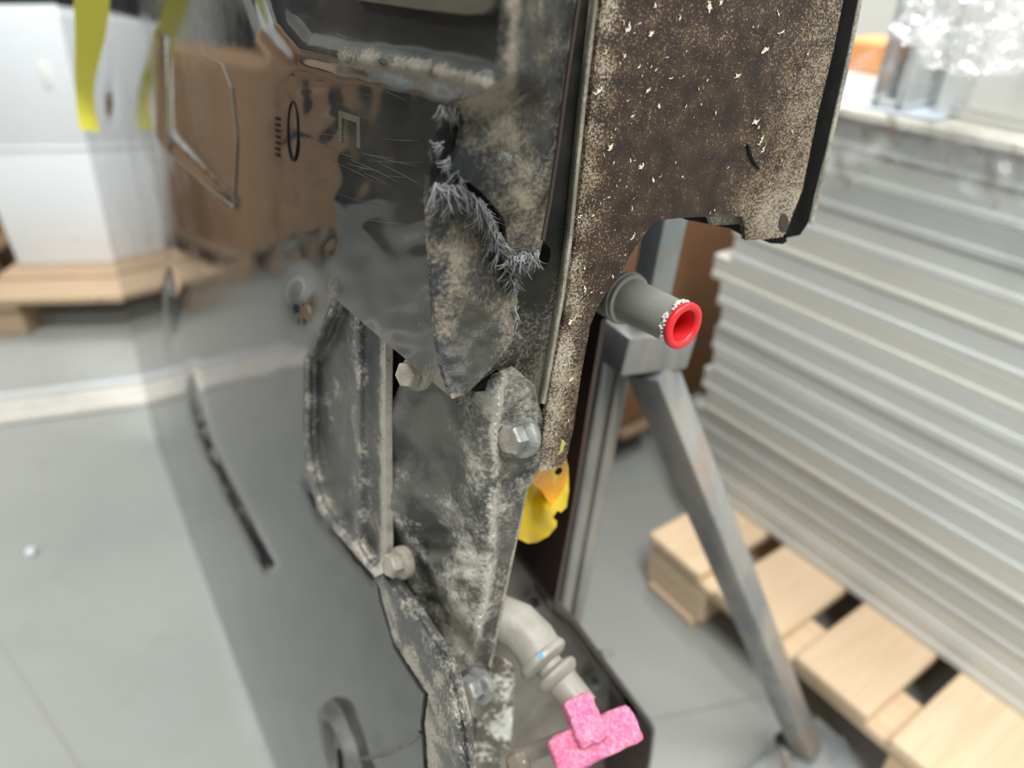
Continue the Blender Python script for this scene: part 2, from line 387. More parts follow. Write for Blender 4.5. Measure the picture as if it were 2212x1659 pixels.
# saw-cut floor joints (thin dark filler strips lying in the slab)
def floor_line(a, b, w=.006):
    a = G(*a, .0006); b = G(*b, .0006); d = (b - a).normalized(); n = Vector((-d.y, d.x, 0)) * w / 2
    struct('trim_%d' % (len([o for o in bpy.data.objects if o.name.startswith('trim_')]) + 1), ([a - n, b - n, b + n, a + n], [[0, 1, 2, 3]]), M['jointm'])
M['jointm'] = plain('joint_filler', (.30, .30, .28), .8)
floor_line((-200, 1080), (330, 1900)); floor_line((1330, 1570), (1720, 1490))

# ------------------------------------------------------------------ battery pack
PM = Matrix(((T_.x, S_.x, U_.x, BASE.x), (T_.y, S_.y, U_.y, BASE.y), (T_.z, S_.z, U_.z, BASE.z), (0, 0, 0, 1)))
pack = empty('battery_pack', None, 'damaged black vehicle battery pack stood upright on its edge in a steel stand', 'battery pack', mat=PM)
def part(name, sh, mat, dust=None, parent=None, kind=None, smooth=40, label=None):
    V, Fs, px = sh
    at = [dust(x, y) for x, y in px] if dust else [0.0] * len(V)
    return obj(name, V, Fs, mat, parent or pack, attrs=at, kind=kind, smooth=smooth, label=label)

EDGE = [(1098, -60), (1092, 60), (1085, 165), (1040, 200), (955, 228), (938, 300), (930, 360), (925, 430), (930, 520), (935, 600), (940, 700), (955, 790), (975, 860)]
DIAG = [(975, 860), (905, 800), (831, 738), (790, 703), (720, 642)]
PLEFT = [(720, 642), (700, 690), (657, 775), (655, 900), (660, 1000), (685, 1100), (760, 1190), (810, 1245)]
TORN = [(820, 1300), (850, 1400), (880, 1450), (905, 1488), (915, 1500), (908, 1560), (915, 1659), (925, 1760)]
LEFT = [(632, 1760), (595, 1659), (460, 1300), (335, 950), (322, 890), (290, 745), (262, 630), (185, 300), (120, 0), (75, -214)]
RIDGE = [(560, -90), (585, -10), (605, 50), (650, 105), (760, 128), (900, 150), (1000, 172), (1078, 200)]
GROOVE = [(415, 780), (428, 880), (445, 945), (470, 1000), (530, 1120), (583, 1222)]
GROOVE2 = [(665, 1040), (700, 1120), (770, 1200), (815, 1250)]
SW = [(215, 330), (250, 480), (300, 640), (350, 760)]
def tcov(x, y):
    t = -.0055 * math.exp(-(dline(x, y, RIDGE) / 34) ** 2)
    t += .008 * math.exp(-(dline(x, y, GROOVE) / 11) ** 2) * ss(760, 900, y)
    t += .003 * math.exp(-(dline(x, y, GROOVE2) / 10) ** 2)
    t += .006 * math.exp(-(((x - 242) / 7) ** 2 + ((y - 225) / 42) ** 2)) + .008 * math.exp(-(((x - 372) / 9) ** 2 + ((y - 655) / 62) ** 2))
    t += .0025 * math.exp(-(dline(x, y, [(353, 80), (358, 290), (505, 440)]) / 8) ** 2)
    t += .0045 * math.exp(-(((x - 655) / 28) ** 2 + ((y - 650) / 45) ** 2))
    t += .0010 * nz(x, y, .006, 3) * ss(400, 700, x) + .0006 * nz(x, y, .02, 5) * ss(500, 700, x)
    return t
def dcov(x, y):
    a = -.22
    a += .75 * math.exp(-(dline(x, y, RIDGE) / 40) ** 2) * ss(580, 760, x)
    a += (.12 + .3 * ss(230, 420, y)) * math.exp(-(dline(x, y, EDGE) / 40) ** 2)
    a += .5 * math.exp(-(dline(x, y, DIAG) / 30) ** 2)
    a += .6 * math.exp(-(((x - 712) / 22) ** 2 + ((y - 590) / 45) ** 2))
    a += .55 * math.exp(-(((x - 580) / 8) ** 2 + ((y - 1090) / 50) ** 2))
    a += .6 * math.exp(-(((x - 670) / 28) ** 2 + ((y - 1425) / 22) ** 2))
    a += .35 * ss(.0, 1, 1 - abs(dline(x, y, LEFT[:5]) - 25) / 30) * ss(1000, 1200, y) * (1 - ss(1350, 1450, y))
    a += .13 * ss(600, 850, x) + .22 * math.exp(-((dline(x, y, LEFT[4:]) - 30) / 22) ** 2)
    return a
cov = part('underside_cover', sheet([(1112, -400)] + EDGE + DIAG[1:] + PLEFT[1:] + TORN + LEFT, lambda x, y: Pt(x, y, tcov(x, y)), 9, T_ * .0016, bsp=9), M['cover'], dcov, label='glossy black composite underside cover with dusty swages')
for v in (): pass
# raised seams moulded into the cover (thin lines)
def seam(name, pts, r, mat, t=-.0005, closed=False, parent=cov):
    P = resample(pts, 14, closed); P = P + [P[0]] if closed else P
    return obj(name, *tube([Pt(x, y, t) for x, y in P], r, 6), mat, parent)
M['seam'] = plain('worn_seam', (.16, .13, .10), .4)
seam('moulded_seam', [(350, 72), (358, 200), (366, 330), (440, 395), (505, 448), (512, 300), (500, 190), (480, 138), (350, 72)], .0008, M['seam'])
def ell(cx, cy, rx, ry, n=28, ph=0): return [(cx + rx * math.cos(2 * math.pi * i / n + ph), cy + ry * math.sin(2 * math.pi * i / n + ph)) for i in range(n)]
seam('stamped_ring', ell(633, 283, 11, 64), .0006, M['flat_black'], closed=True)
for i in range(7):
    yy = 252 + i * 13
    part('stamped_mark', sheet([(594, yy), (604, yy + 3), (604, yy + 9), (594, yy + 6)], lambda x, y: Pt(x, y, tcov(x, y) - .0004), 6, T_ * .0006), M['flat_black'], None, cov)
# blank square stamp
part('stamped_square', sheet([(731, 238), (777, 254), (777, 322), (770, 318), (770, 266), (738, 254), (738, 308), (731, 304)], lambda x, y: Pt(x, y, tcov(x, y) - .0004), 8, T_ * .0006), M['olive'], None, cov)
V = []; Fs = []
def scratch(pts, w):
    P = resample(pts, 12, False); k = len(V)
    for i, (x, y) in enumerate(P):
        ww = w * math.sin(math.pi * (i + .5) / len(P)) + .1
        V.extend([Pt(x, y - ww, tcov(x, y) - .00025), Pt(x, y + ww, tcov(x, y) - .00025)])
    for i in range(len(P) - 1): Fs.append([k + 2 * i, k + 2 * i + 1, k + 2 * i + 3, k + 2 * i + 2])
for i in range(26):
    c = random.random(); x = random.uniform(640, 830); y = random.uniform(150, 470); L = random.uniform(30, 130)
    if c < .5: x = random.gauss(770, 40); y = 300 + (x - 690) * .45 + random.gauss(0, 22)
    sl = random.uniform(.12, .5); cv = random.uniform(-.0015, .0005)
    if x + L < 925: scratch([(x + L * q / 6, y + sl * L * q / 6 + cv * (L * q / 6) ** 2) for q in range(7)], random.uniform(.3, .9))
for i in range(9): scratch([(785 + i * 3, 195 + random.uniform(-8, 5)), (787 + i * 3, 232 + random.uniform(-5, 8))], .8)
obj('scratches', V, Fs, plain('scratch_grey', (.085, .085, .08), .5), cov, kind='stuff', smooth=0)
# access plate at the top
part('access_plate', sheet([(735, -200), (745, -40), (770, 0), (900, 19), (1000, 31), (1045, 29), (1062, 14), (1070, -30), (1078, -200)], lambda x, y: Pt(x, y, -.0042), 18, T_ * .003), M['olive'], None)
# drain plug low on the cover
pc = Pt(752, 1640); 
plug = obj('drain_plug', *lathe([(.0, .006), (.018, .006), (.024, .003), (.034, .003), (.037, .009), (.046, .010), (.050, .005), (.052, -.006)], pc, -T_, 40), M['pocket'], pack)
obj('plug_slot', *xf(bbox(.0035, .002, .016, .001), pc - T_ * .0065, S_, T_, U_), M['flat_black'], plug)
# paler rib low on the cover, its glossy line put into the colour
def ribbon(cen, hw, fn, k=7):
    C = resample(cen, 10, False); V = []; Fs = []; px = []
    for i, p in enumerate(C):
        a = C[max(0, i - 1)]; b = C[min(len(C) - 1, i + 1)]; dx, dy = b[0] - a[0], b[1] - a[1]; L = math.hypot(dx, dy) or 1; nx, ny = -dy / L, dx / L
        w = hw(i / (len(C) - 1)) if callable(hw) else hw
        for j in range(k):
            q = -1 + 2 * j / (k - 1); x, y = p[0] + nx * w * q, p[1] + ny * w * q; V.append(fn(x, y, q)); px.append((x, y))
    for i in range(len(C) - 1):
        for j in range(k - 1): Fs.append([i * k + j, i * k + j + 1, (i + 1) * k + j + 1, (i + 1) * k + j])
    return V, Fs, px
part('gloss_rib', ribbon([(700, 1668), (760, 1645), (830, 1630), (880, 1605), (908, 1585)], lambda t: 5 + 4 * t, lambda x, y, q: Pt(x, y, .001 - .003 * math.cos(q * 1.5))), M['pocket'], lambda x, y: .15, cov)

# recessed pocket beside the corner
def tpoc(x, y):
    d = dline(x, y, PLEFT); t = .011 * ss(0, 42, d)
    t -= .006 * math.exp(-((x - 772 - (y - 900) * .01) / 17) ** 2) * ss(650, 700, y) * (1 - ss(1150, 1230, y))
    t -= .003 * ss(815, 830, x); t += .0006 * nz(x, y, .03, 2)
    return t
def dpoc(x, y):
    return .1 + .22 * math.exp(-((x - 778) / 18) ** 2) + .75 * ss(815, 829, x) + .25 * math.exp(-((dline(x, y, PLEFT) - 8) / 12) ** 2) + .25 * ss(1100, 1230, y)
part('cover_pocket', sheet([(722, 640), (775, 680), (833, 735), (832, 900), (836, 1180), (836, 1234), (810, 1247)] + PLEFT[::-1][1:-1], lambda x, y: Pt(x, y, tpoc(x, y)), 7, T_ * .004, bsp=6), M['pocket'], dpoc)
SEDGE = [(836, 1232), (860, 1262), (900, 1320), (960, 1410), (985, 1475), (1005, 1560), (1015, 1659), (1025, 1760)]
part('cover_rim', sheet(SEDGE + [(935, 1770), (925, 1659), (918, 1560), (925, 1500), (912, 1482), (885, 1440), (850, 1385), (820, 1290), (806, 1243)], lambda x, y: Pt(x, y, .0022 + .0012 * nz(x, y, .02, 8) + .006 * math.exp(-(dline(x, y, SEDGE) / 9) ** 2)), 10, T_ * .004, jit=1.0), M['pocket'],
     lambda x, y: .22 + .4 * math.exp(-(dline(x, y, TORN) / 22) ** 2) + .2 * ss(1350, 1500, y))

# corner piece: the end face that hangs below the tear
def sedge(y):
    for (ax, ay), (bx, by) in zip(EDGE, EDGE[1:]):
        if ay <= y <= by: t = (y - ay) / (by - ay); return loc_of(Pt(ax + (bx - ax) * t, y))[1], ax + (bx - ax) * t
    if y < EDGE[0][1]: return loc_of(Pt(*EDGE[0]))[1], EDGE[0][0]
    return loc_of(Pt(*EDGE[-1]))[1], EDGE[-1][0]
TEAR = [(1108, 735), (1112, 690), (1119, 650), (1112, 605), (1092, 578), (1078, 545), (1080, 505), (1062, 455), (1035, 430), (1012, 412), (985, 400), (962, 405), (940, 392)]
def scor(x, y):
    s, xl = sedge(y); d = max(0, x - xl)
    return s - .002 * math.exp(-((d - 70) / 50) ** 2) + .0022 * nz(x, y, .012, 1) * min(1, d / 30) + .0010 * nz(x, y, .05, 4) * min(1, d / 20)
part('cover_corner', sheet([(929, 380), (925, 430), (930, 520), (935, 600), (940, 700), (955, 790), (975, 860), (990, 858), (1010, 848), (1045, 815), (1098, 752)] + TEAR[:-1], lambda x, y: Es(x, y, scor(x, y)), 9, S_ * .004, jit=1.3, bsp=6), M['cover_end'],
     lambda x, y: -.05 + .3 * math.exp(-((x - 985) / 34) ** 2) + .25 * ss(1040, 1100, x) + .12 * nz(x, y, .015, 6) - .15 * math.exp(-(((x - 1010) / 60) ** 2 + ((y - 790) / 60) ** 2)))
# broken upper end of the cover
FL_L = [(1112, -400), (1098, -60), (1092, 60), (1085, 165), (1040, 200), (960, 228), (992, 236), (1004, 262), (994, 320), (972, 362), (985, 385), (1015, 395), (1040, 415), (1066, 442), (1088, 470), (1096, 515), (1090, 545)]
FL_R = [(1118, 562), (1150, 558), (1168, 545), (1172, 520), (1187, 440), (1206, 315), (1224, 175), (1250, 0), (1305, -400)]
def sflap(x, y):
    s, xl = sedge(min(y, 240)); xr = 1250 - (y * .155); t = ss(0, 1, max(0, min(1, (x - xl) / max(20, xr - xl))))
    s1 = s + (-.004 - s) * t
    s1 -= .004 * math.exp(-((x - 1108) / 20) ** 2) * (1 - ss(120, 240, y)) + .003 * math.exp(-(((x - 1060) / 70) ** 2 + ((y - 300) / 70) ** 2))
    s1 += .004 * ss(380, 520, y)
    return s1 + .0025 * nz(x, y, .010, 7) + .0012 * nz(x, y, .03, 9)
part('cover_end_flap', sheet(FL_L + FL_R, lambda x, y: Es(x, y, sflap(x, y)), 10, S_ * .0035, jit=1.2, bsp=6), M['cover_end'],
     lambda x, y: -.06 + .14 * nz(x, y, .02, 8) + .45 * math.exp(-((x - 1112 + max(0, y) * .06) / 13) ** 2) * (1 - ss(150, 230, y)) + .55 * math.exp(-(dline(x, y, [(1040, 205), (1090, 240), (1110, 330), (1120, 420)]) / 48) ** 2) + .35 * math.exp(-(dline(x, y, FL_R[3:]) / 9) ** 2) + .2 * ss(400, 520, y) + .25 * math.exp(-(dline(x, y, [(1085, 170), (960, 215)]) / 30) ** 2))
part('flap_edge', ribbon(FL_R[3:-1] , 5, lambda x, y, q: Es(x, y, -.005 - .0015 * math.cos(q * 1.5)), 5), M['brown_dark'], None)
part('dark_backing', sheet([(935, 230), (1100, 240), (1205, 300), (1200, 560), (1120, 740), (1000, 850), (950, 700), (935, 500)], lambda x, y: Es(x, y, .022), 25, S_ * .002), M['flat_black'], None)  # added black sheet stands in for the darkness inside the tear
# torn grey layer folded into the hole
part('torn_layer', sheet([(950, 230), (995, 236), (1006, 262), (1000, 320), (1010, 400), (960, 405), (930, 385), (930, 350), (940, 290)], lambda x, y: Es(x, y, sedge(min(max(y, 228), 400))[0] + .002 + .010 * ss(945, 985, x) + .003 * nz(x, y, .05, 2)), 6, S_ * .003, jit=2), M['torn'], None)
# dusty inner plate between cover and brown rail
part('inner_plate', sheet([(1200, -400), (1330, -400), (1276, 0), (1250, 250), (1226, 540), (1210, 640), (1188, 760), (1170, 872), (1155, 886), (1110, 835), (1040, 850), (990, 875), (1040, 760), (1080, 560), (1150, 400), (1195, 0)], lambda x, y: Es(x, y, .013 + .001 * nz(x, y, .02, 3)), 14, S_ * .002), M['inner'],
     lambda x, y: -.05 + .55 * ss(560, 760, y) + .35 * math.exp(-(dline(x, y, [(1230, 500), (1212, 630), (1172, 868)]) / 26) ** 2))
part('hem', ribbon([(1335, -400), (1285, 0), (1256, 250), (1229, 525), (1213, 640), (1192, 760), (1172, 872)], lambda t: 13 - 2 * t, lambda x, y, q: Es(x, y, .010 - .013 * math.cos(q * 1.45)), 9), M['flange_dust'], lambda x, y: .25 * nz(x, y, .02, 1))
# black patches standing in for the dark hole and notch of the inner plate
part('slot_hole', sheet(ell(1178, 548, 11, 20), lambda x, y: Es(x, y, .0115), 8, S_ * .001), M['flat_black'], None)
part('notch', sheet([(1018, 843), (1075, 800), (1090, 810), (1075, 835), (1045, 845), (1025, 846)], lambda x, y: Es(x, y, .006), 8, S_ * .001), M['flat_black'], None)

# ---- brown speckled end plate
BL = [(1345, -400), (1300, 0), (1268, 300), (1243, 520), (1218, 690), (1196, 800), (1178, 900), (1163, 1012)]
BROWN = BL + [(1170, 1018), (1195, 1013), (1214, 1004), (1224, 990), (1239, 925), (1255, 811), (1268, 742), (1275, 704), (1290, 666), (1306, 640), (1344, 587), (1359, 555), (1385, 517), (1407, 488), (1416, 480), (1430, 475), (1470, 471), (1530, 468), (1590, 466), (1603, 469), (1607, 478), (1611, 519), (1650, 517), (1690, 512), (1697, 504), (1713, 462), (1733, 411), (1765, 253), (1800, 111), (1822, 0), (1905, -400)]
brown = part('end_plate', sheet(BROWN, lambda x, y: Es(x, y, .0004 * nz(x, y, .006, 2)), 20, S_ * .003, bsp=10), M['brown'],
     lambda x, y: .36 * math.exp(-(dline(x, y, BL) - 14) ** 2 / 32 ** 2) * (.9 + .9 * nz(x, y, .016, 4)) + .26 * ss(0, 1, 1 - abs(dline(x, y, [(1822, 0), (1765, 253), (1713, 462)])) / 200) + .06 * ss(640, 820, y) - .12 * math.exp(-(((x - 1450) / 180) ** 2 + ((y - 330) / 150) ** 2)) + .02 + .14 * ss(330, 470, y) * ss(1500, 1640, x), label='brown painted steel end plate speckled with cream grit')
# folded return and rubber strip standing in for its shaded right channel
RB = [(1905, -400), (1822, 0), (1800, 111), (1765, 253), (1733, 411), (1713, 462), (1697, 504)]
def shiftx(P, d): return [(x + d(i), y) for i, (x, y) in enumerate(P)]
part('edge_shade', sheet(RB + [(1700, 522), (1690, 528), (1660, 522), (1640, 520), (1640, 500), (1690, 495)][0:3] + [(1728, 508), (1742, 488), (1748, 478), (1758, 430), (1800, 262), (1832, 120), (1856, 0), (1944, -400)], lambda x, y: Es(x, y, .009), 22, S_ * .012), M['flat_black'], None)
part('edge_lip', ribbon([(1946, -400), (1858, 0), (1835, 118), (1803, 262), (1778, 375), (1752, 486)], 5, lambda x, y, q: Es(x, y, .004 - .001 * math.cos(q * 1.5)), 5), M['flange_dust'], lambda x, y: .1)
part('lower_seal', sheet([(1480, 474), (1530, 484), (1580, 494), (1612, 512), (1612, 470), (1500, 468)], lambda x, y: Es(x, y, .012), 14, S_ * .004), M['flat_black'], None)
part('latch_tab', sheet([(1532, 469), (1604, 468), (1606, 484), (1540, 487)], lambda x, y: Es(x, y, .008), 10, S_ * .003), M['flange_dust'], lambda x, y: .0)
part('lower_foot', sheet([(1640, 516), (1694, 510), (1690, 527), (1665, 526)], lambda x, y: Es(x, y, .006), 10, S_ * .003), M['flat_black'], None)
part('rust_spot', sheet(ell(1694, 482, 10, 20), lambda x, y: Es(x, y, -.0006), 8, S_ * .0006), M['brown_dark'], None, brown)
part('scratch', sheet([(1615, 312), (1620, 318), (1628, 345), (1643, 368), (1634, 362), (1622, 345), (1615, 326)], lambda x, y: Es(x, y, -.0007), 6, S_ * .0006), M['flat_black'], None, brown)
part('yellow_mark', sheet([(1210, 972), (1205, 984), (1212, 980), (1222, 958), (1218, 950), (1213, 956)], lambda x, y: Es(x, y, -.0007), 5, S_ * .0006, jit=1), M['mark_yellow'], None, brown)
# paint chips
CH = [(1416, 16, 9), (1533, 19, 16), (1559, 3, 8), (1358, 57, 15), (1410, 70, 9), (1657, 98, 15), (1597, 161, 13), (1404, 187, 13), (1298, 190, 14), (1424, 234, 9), (1453, 165, 7), (1638, 259, 14), (1646, 300, 11), (1650, 318, 11), (1388, 357, 9), (1412, 392, 7), (1543, 456, 6), (1321, 316, 10), (1255, 462, 11), (1692, 66, 9), (1369, 509, 9), (1264, 627, 9), (1236, 690, 13), (1236, 816, 9), (1384, 48, 6), (1470, 40, 7), (1350, 120, 7), (1570, 70, 4), (1638, 55, 6), (1444, 120, 5), (1316, 60, 7), (1310, 110, 7)]
V = []; Fs = []
def chip(cx, cy, r, th):
    global V, Fs
    n = 11; a0 = random.uniform(-.9, .9) + .45; sp = random.uniform(.6, 1.3); k = len(V); out = []; inn = []; fat = random.uniform(.35, .95); st = random.uniform(.9, 1.5)
    for i in range(n):
        t = a0 + sp * (i / (n - 1) - .5) * 2; w = r * fat * math.sin(math.pi * (i + .4) / (n - .2)) * random.uniform(.25, 1.3); ro = r * random.uniform(.86, 1.14)
        out.append((cx + ro * math.cos(t), cy + st * ro * math.sin(t))); inn.append((cx + (ro - w) * math.cos(t), cy + st * (ro - w) * math.sin(t)))
    for z in (-.0004, .0002):
        for p in out + inn: V.append(Es(p[0], p[1], z))
    m = 2 * n
    for i in range(n - 1):
        Fs.append([k + i, k + i + 1, k + n + i + 1, k + n + i])
        Fs.append([k + i, k + i + 1, k + m + i + 1, k + m + i]); Fs.append([k + n + i, k + n + i + 1, k + m + n + i + 1, k + m + n + i])
for c in CH: chip(c[0] - c[2] * .7, c[1] - c[2] * .3, c[2], 0)
for i in range(170):
    y = random.uniform(-80, 980) ** 1.0; x = random.uniform(1270, 1790) if y < 460 else random.uniform(1180, 1350)
    if random.random() < .5 and y < 460: x = 1270 + abs(random.gauss(0, 90))
    if inpoly(x, y, BROWN) and inpoly(x + 12, y, BROWN) and inpoly(x - 12, y, BROWN): chip(x, y, random.uniform(1.5, 5.5), 0)
obj('paint_chips', V, Fs, M['chip'], brown, kind='stuff', smooth=0)

# ---- fibres along the tear
def fibres(name, specs, mat):
    V = []; Fs = []
    for (x0, y0, x1, y1, a0, a1, l0, l1, n, s0) in specs:
        for i in range(n):
            if i % 7 == 0: tc = random.random(); ac = math.radians(random.uniform(a0, a1)); Lc = random.uniform(l0, l1); bc_ = random.uniform(-.5, .5)
            t = tc; x = x0 + (x1 - x0) * t + random.gauss(0, 4); y = y0 + (y1 - y0) * t + random.gauss(0, 4)
            a = ac + random.gauss(0, .12); L = Lc * random.uniform(.7, 1.1); w = random.uniform(.8, 3.0); b = bc_ + random.gauss(0, .15)
            sb = s0 + random.uniform(-.003, .002); lift = random.uniform(-.006, .001); k = len(V)
            for j in range(4):
                q = j / 3; aa = a + b * q; px_ = x + L * q * math.cos(aa); py = y + L * q * math.sin(aa); ww = w * (1 - .85 * q)
                nx, ny = -math.sin(aa) * ww, math.cos(aa) * ww; ss_ = sb + lift * q
                V += [Es(px_ + nx, py + ny, ss_ + .0003), Es(px_ - nx, py - ny, ss_ + .0003), Es(px_, py, ss_ - .0004)]
            for j in range(3):
                for c in range(3): Fs.append([k + j * 3 + c, k + j * 3 + (c + 1) % 3, k + j * 3 + 3 + (c + 1) % 3, k + j * 3 + 3 + c])
    return obj(name, V, Fs, mat, pack, kind='stuff', smooth=0)
sC = loc_of(Pt(925, 430))[1] - .006
fibres('frayed_fibres', [
    (938, 400, 985, 405, 50, 110, 25, 70, 112, sC - .001), (985, 400, 1040, 440, 55, 120, 30, 80, 140, sC - .001),
    (1035, 430, 1080, 520, 60, 130, 25, 60, 98, sC - .001), (1060, 470, 1085, 560, 50, 120, 20, 60, 90, sC - .001),
    (1092, 560, 1112, 600, 60, 140, 18, 45, 70, sC - .001), (1108, 600, 1116, 720, 60, 130, 10, 28, 84, sC - .001),
    (955, 232, 1000, 240, 60, 110, 15, 45, 45, sC - .002), (945, 300, 990, 380, 70, 150, 15, 40, 60, sC)], M['fibre'])
fibres('fibre_tuft', [(1092, 560, 1160, 558, 55, 130, 15, 38, 110, -.004), (1120, 550, 1162, 545, 60, 110, 15, 42, 60, -.004), (1080, 330, 1130, 345, 40, 140, 10, 25, 30, -.012)], M['fibre'])

# ---- grey dusty bracket with bolts
BK = [(1020, 838), (1113, 796), (1151, 829), (1160, 873), (1170, 902), (1168, 975), (1160, 1015), (1146, 1040), (1135, 1062), (1125, 1115), (1106, 1203), (1087, 1292), (1068, 1392), (1058, 1440), (1050, 1490), (1040, 1560), (1020, 1545), (1004, 1505), (985, 1470), (964, 1411), (900, 1312), (858, 1252), (850, 1190), (838, 1108), (838, 950), (850, 880), (872, 830), (900, 790), (975, 840)]
RG = [(1088, 820), (1080, 870), (1070, 930), (1076, 1000), (1064, 1100), (1069, 1190), (1052, 1280), (1035, 1360), (1020, 1420)]
CR = [(845, 1106), (967, 1273), (1010, 1340)]
def xrg(y):
    for (ax, ay), (bx, by) in zip(RG, RG[1:]):
        if ay <= y <= by: return ax + (bx - ax) * (y - ay) / (by - ay)
    return RG[0][0] if y < RG[0][1] else RG[-1][0]
def sbk(x, y):
    xr = xrg(y) + 4 * nz(0, y, .05); d = xr - x
    s = .004 + .035 * ss(1000, 1450, y) * 0
    if d > 0: s = .0005 + .00028 * d - .004 * math.exp(-((d - 45) / 40) ** 2)
    else: s = .0005 + .0045 * ss(0, 7, -d) - .00006 * (-d)
    # lower-left facet falls away behind the crease
    side = (x - 845) * (1273 - 1106) - (y - 1106) * (967 - 845)
    if side < 0 and y > 1100: s += .012 * ss(0, 9000, -side)
    s += .004 * math.exp(-(((x - 935) / 60) ** 2 + ((y - 1000) / 60) ** 2)) - .003 * math.exp(-(((x - 1040) / 18) ** 2 + ((y - 1200) / 140) ** 2))
    s += .0016 * nz(x, y, .022, 1) + .0012 * nz(x, y, .05, 5) * ss(1150, 1300, y) * ss(-10, 40, d)
    return s
def dbk(x, y):
    d = xrg(y) - x
    a = -.26 + 1.05 * math.exp(-((d - 4) / 9) ** 2) * (.7 + .6 * nz(x, y, .01, 3)) + .42 * math.exp(-((d - 45) / 40) ** 2)
    a += .3 * math.exp(-(dline(x, y, CR) / 7) ** 2) + .22 * ss(1080, 1200, y) * ss(0, 40, d)
    a += .7 * math.exp(-(((x - 1060) / 30) ** 2 + ((y - 870) / 30) ** 2))
    a -= .35 * math.exp(-(((x - 920) / 60) ** 2 + ((y - 950) / 90) ** 2))
    if d < 0: a += .30
    a += .5 * math.exp(-(((x - 1010) / 45) ** 2 + ((y - 1400) / 30) ** 2))
    return a
brk = part('corner_bracket', sheet(BK, lambda x, y: Es(x, y, sbk(x, y)), 8, S_ * .003, jit=.6, bsp=6), M['bracket'], dbk, label='dented grey bracket caked with pale dust')
part('bracket_edge', ribbon([(1151, 829), (1160, 873), (1170, 902), (1168, 975), (1160, 1015), (1146, 1040), (1135, 1062), (1125, 1115), (1106, 1203), (1087, 1292), (1068, 1392), (1058, 1440)], 4, lambda x, y, q: Es(x, y, .0035 - .0012 * math.cos(q * 1.5)), 5), M['flange_dust'], lambda x, y: .05, brk)
def bolt(x, y, s, axis, r, mat, capmat, parent=pack):
    p = Es(x, y, s); a = Vector(axis).normalized(); X, Y, A = frame(a)
    b = obj('bolt', *join(
        ([p + (X * math.cos(i * math.pi / 3 + .3) + Y * math.sin(i * math.pi / 3 + .3)) * r * k + A * z for z, k in ((r * .15, .74), (r * .82, .74), (r * .95, .64)) for i in range(6)],
         [[i, (i + 1) % 6, 6 + (i + 1) % 6, 6 + i] for i in range(6)] + [[6 + i, 6 + (i + 1) % 6, 12 + (i + 1) % 6, 12 + i] for i in range(6)] + [[12, 13, 14, 15, 16, 17]])), mat, parent, smooth=20)
    obj('bolt_flange', *lathe([(0, -r * .3), (r, -r * .3), (r * 1.02, .0), (r * .98, r * .12), (r * .8, r * .26), (r * .6, r * .3), (0, r * .3)], p, a, 36), mat, b, smooth=30)
    if capmat: obj('bolt_cap', *lathe([(0, r * .955), (r * .3, r * .96), (r * .54, r * .97), (r * .60, r * .94)], p, a, 28), capmat, b, smooth=60)
    return b
toc = (CAM - Es(1118, 945)).normalized()
bolt(1124, 944, .000, -S_ * .25 - T_ * .93 + U_ * .22, .0106, M['zinc'], M['zinc_dusty'])
bolt(1030, 1482, .003, -S_ * .25 - T_ * .93 + U_ * .25, .0118, M['zinc'], M['zinc_dusty'])
bolt(866, 1216, .046, -S_ * .15 - T_ * .95 + U_ * .2, .0098, M['zinc_dusty'], None)
bolt(898, 806, .026, -S_ * .3 - T_ * .9 + U_ * .2, .0085, M['zinc_dusty'], None)
# dark structural body behind all the skins
def slab(name, t0, t1, s0, s1, u0, u1, mat, bev=.004):
    return obj(name, *xf(bbox((t1 - t0) / 2, (s1 - s0) / 2, (u1 - u0) / 2, bev), BASE + T_ * (t0 + t1) / 2 + S_ * (s0 + s1) / 2 + U_ * (u0 + u1) / 2, T_, S_, U_), mat, pack)
UT = loc_of(Pt(1112, -400))[2] - UB
SF = loc_of(Pt(322, 890))[1]
print('UB', UB, 'height', UT, 'far s', SF, loc_of(Pt(120, 0)), 'edge s', [round(sedge(y)[0], 3) for y in (0, 200, 300, 500, 800)], 'depth', proj(Es(1150, 700))[2], 'rim', loc_of(Pt(835, 900, .011)), loc_of(Pt(1000, 1600)), loc_of(Es(1240, 300)), loc_of(Es(1850, 0)))
slab('pack_housing', .016, .062, .075, SF - .03, .01, UT - .01, M['flat_black'])
u_arch = loc_of(Es(1450, 460))[2] - UB
slab('pack_side_box', .062, .20, .02, SF - .03, u_arch + .01, UT - .01, M['brown_dark'])

# ---- corroded lower bracket
CB = [(1058, 1432), (1085, 1425), (1108, 1440), (1113, 1470), (1108, 1540), (1104, 1600), (1100, 1625), (1112, 1659), (1120, 1780), (1010, 1780), (1020, 1659), (1030, 1560), (1045, 1500)]
part('corroded_bracket', sheet(CB, lambda x, y: Es(x, y, .022 + .006 * nz(x, y, .02, 1) + .0002 * (1110 - x)), 9, S_ * .004, jit=1), M['corroded'], lambda x, y: .12 + .28 * math.exp(-((x - 1100) / 16) ** 2) + .1)

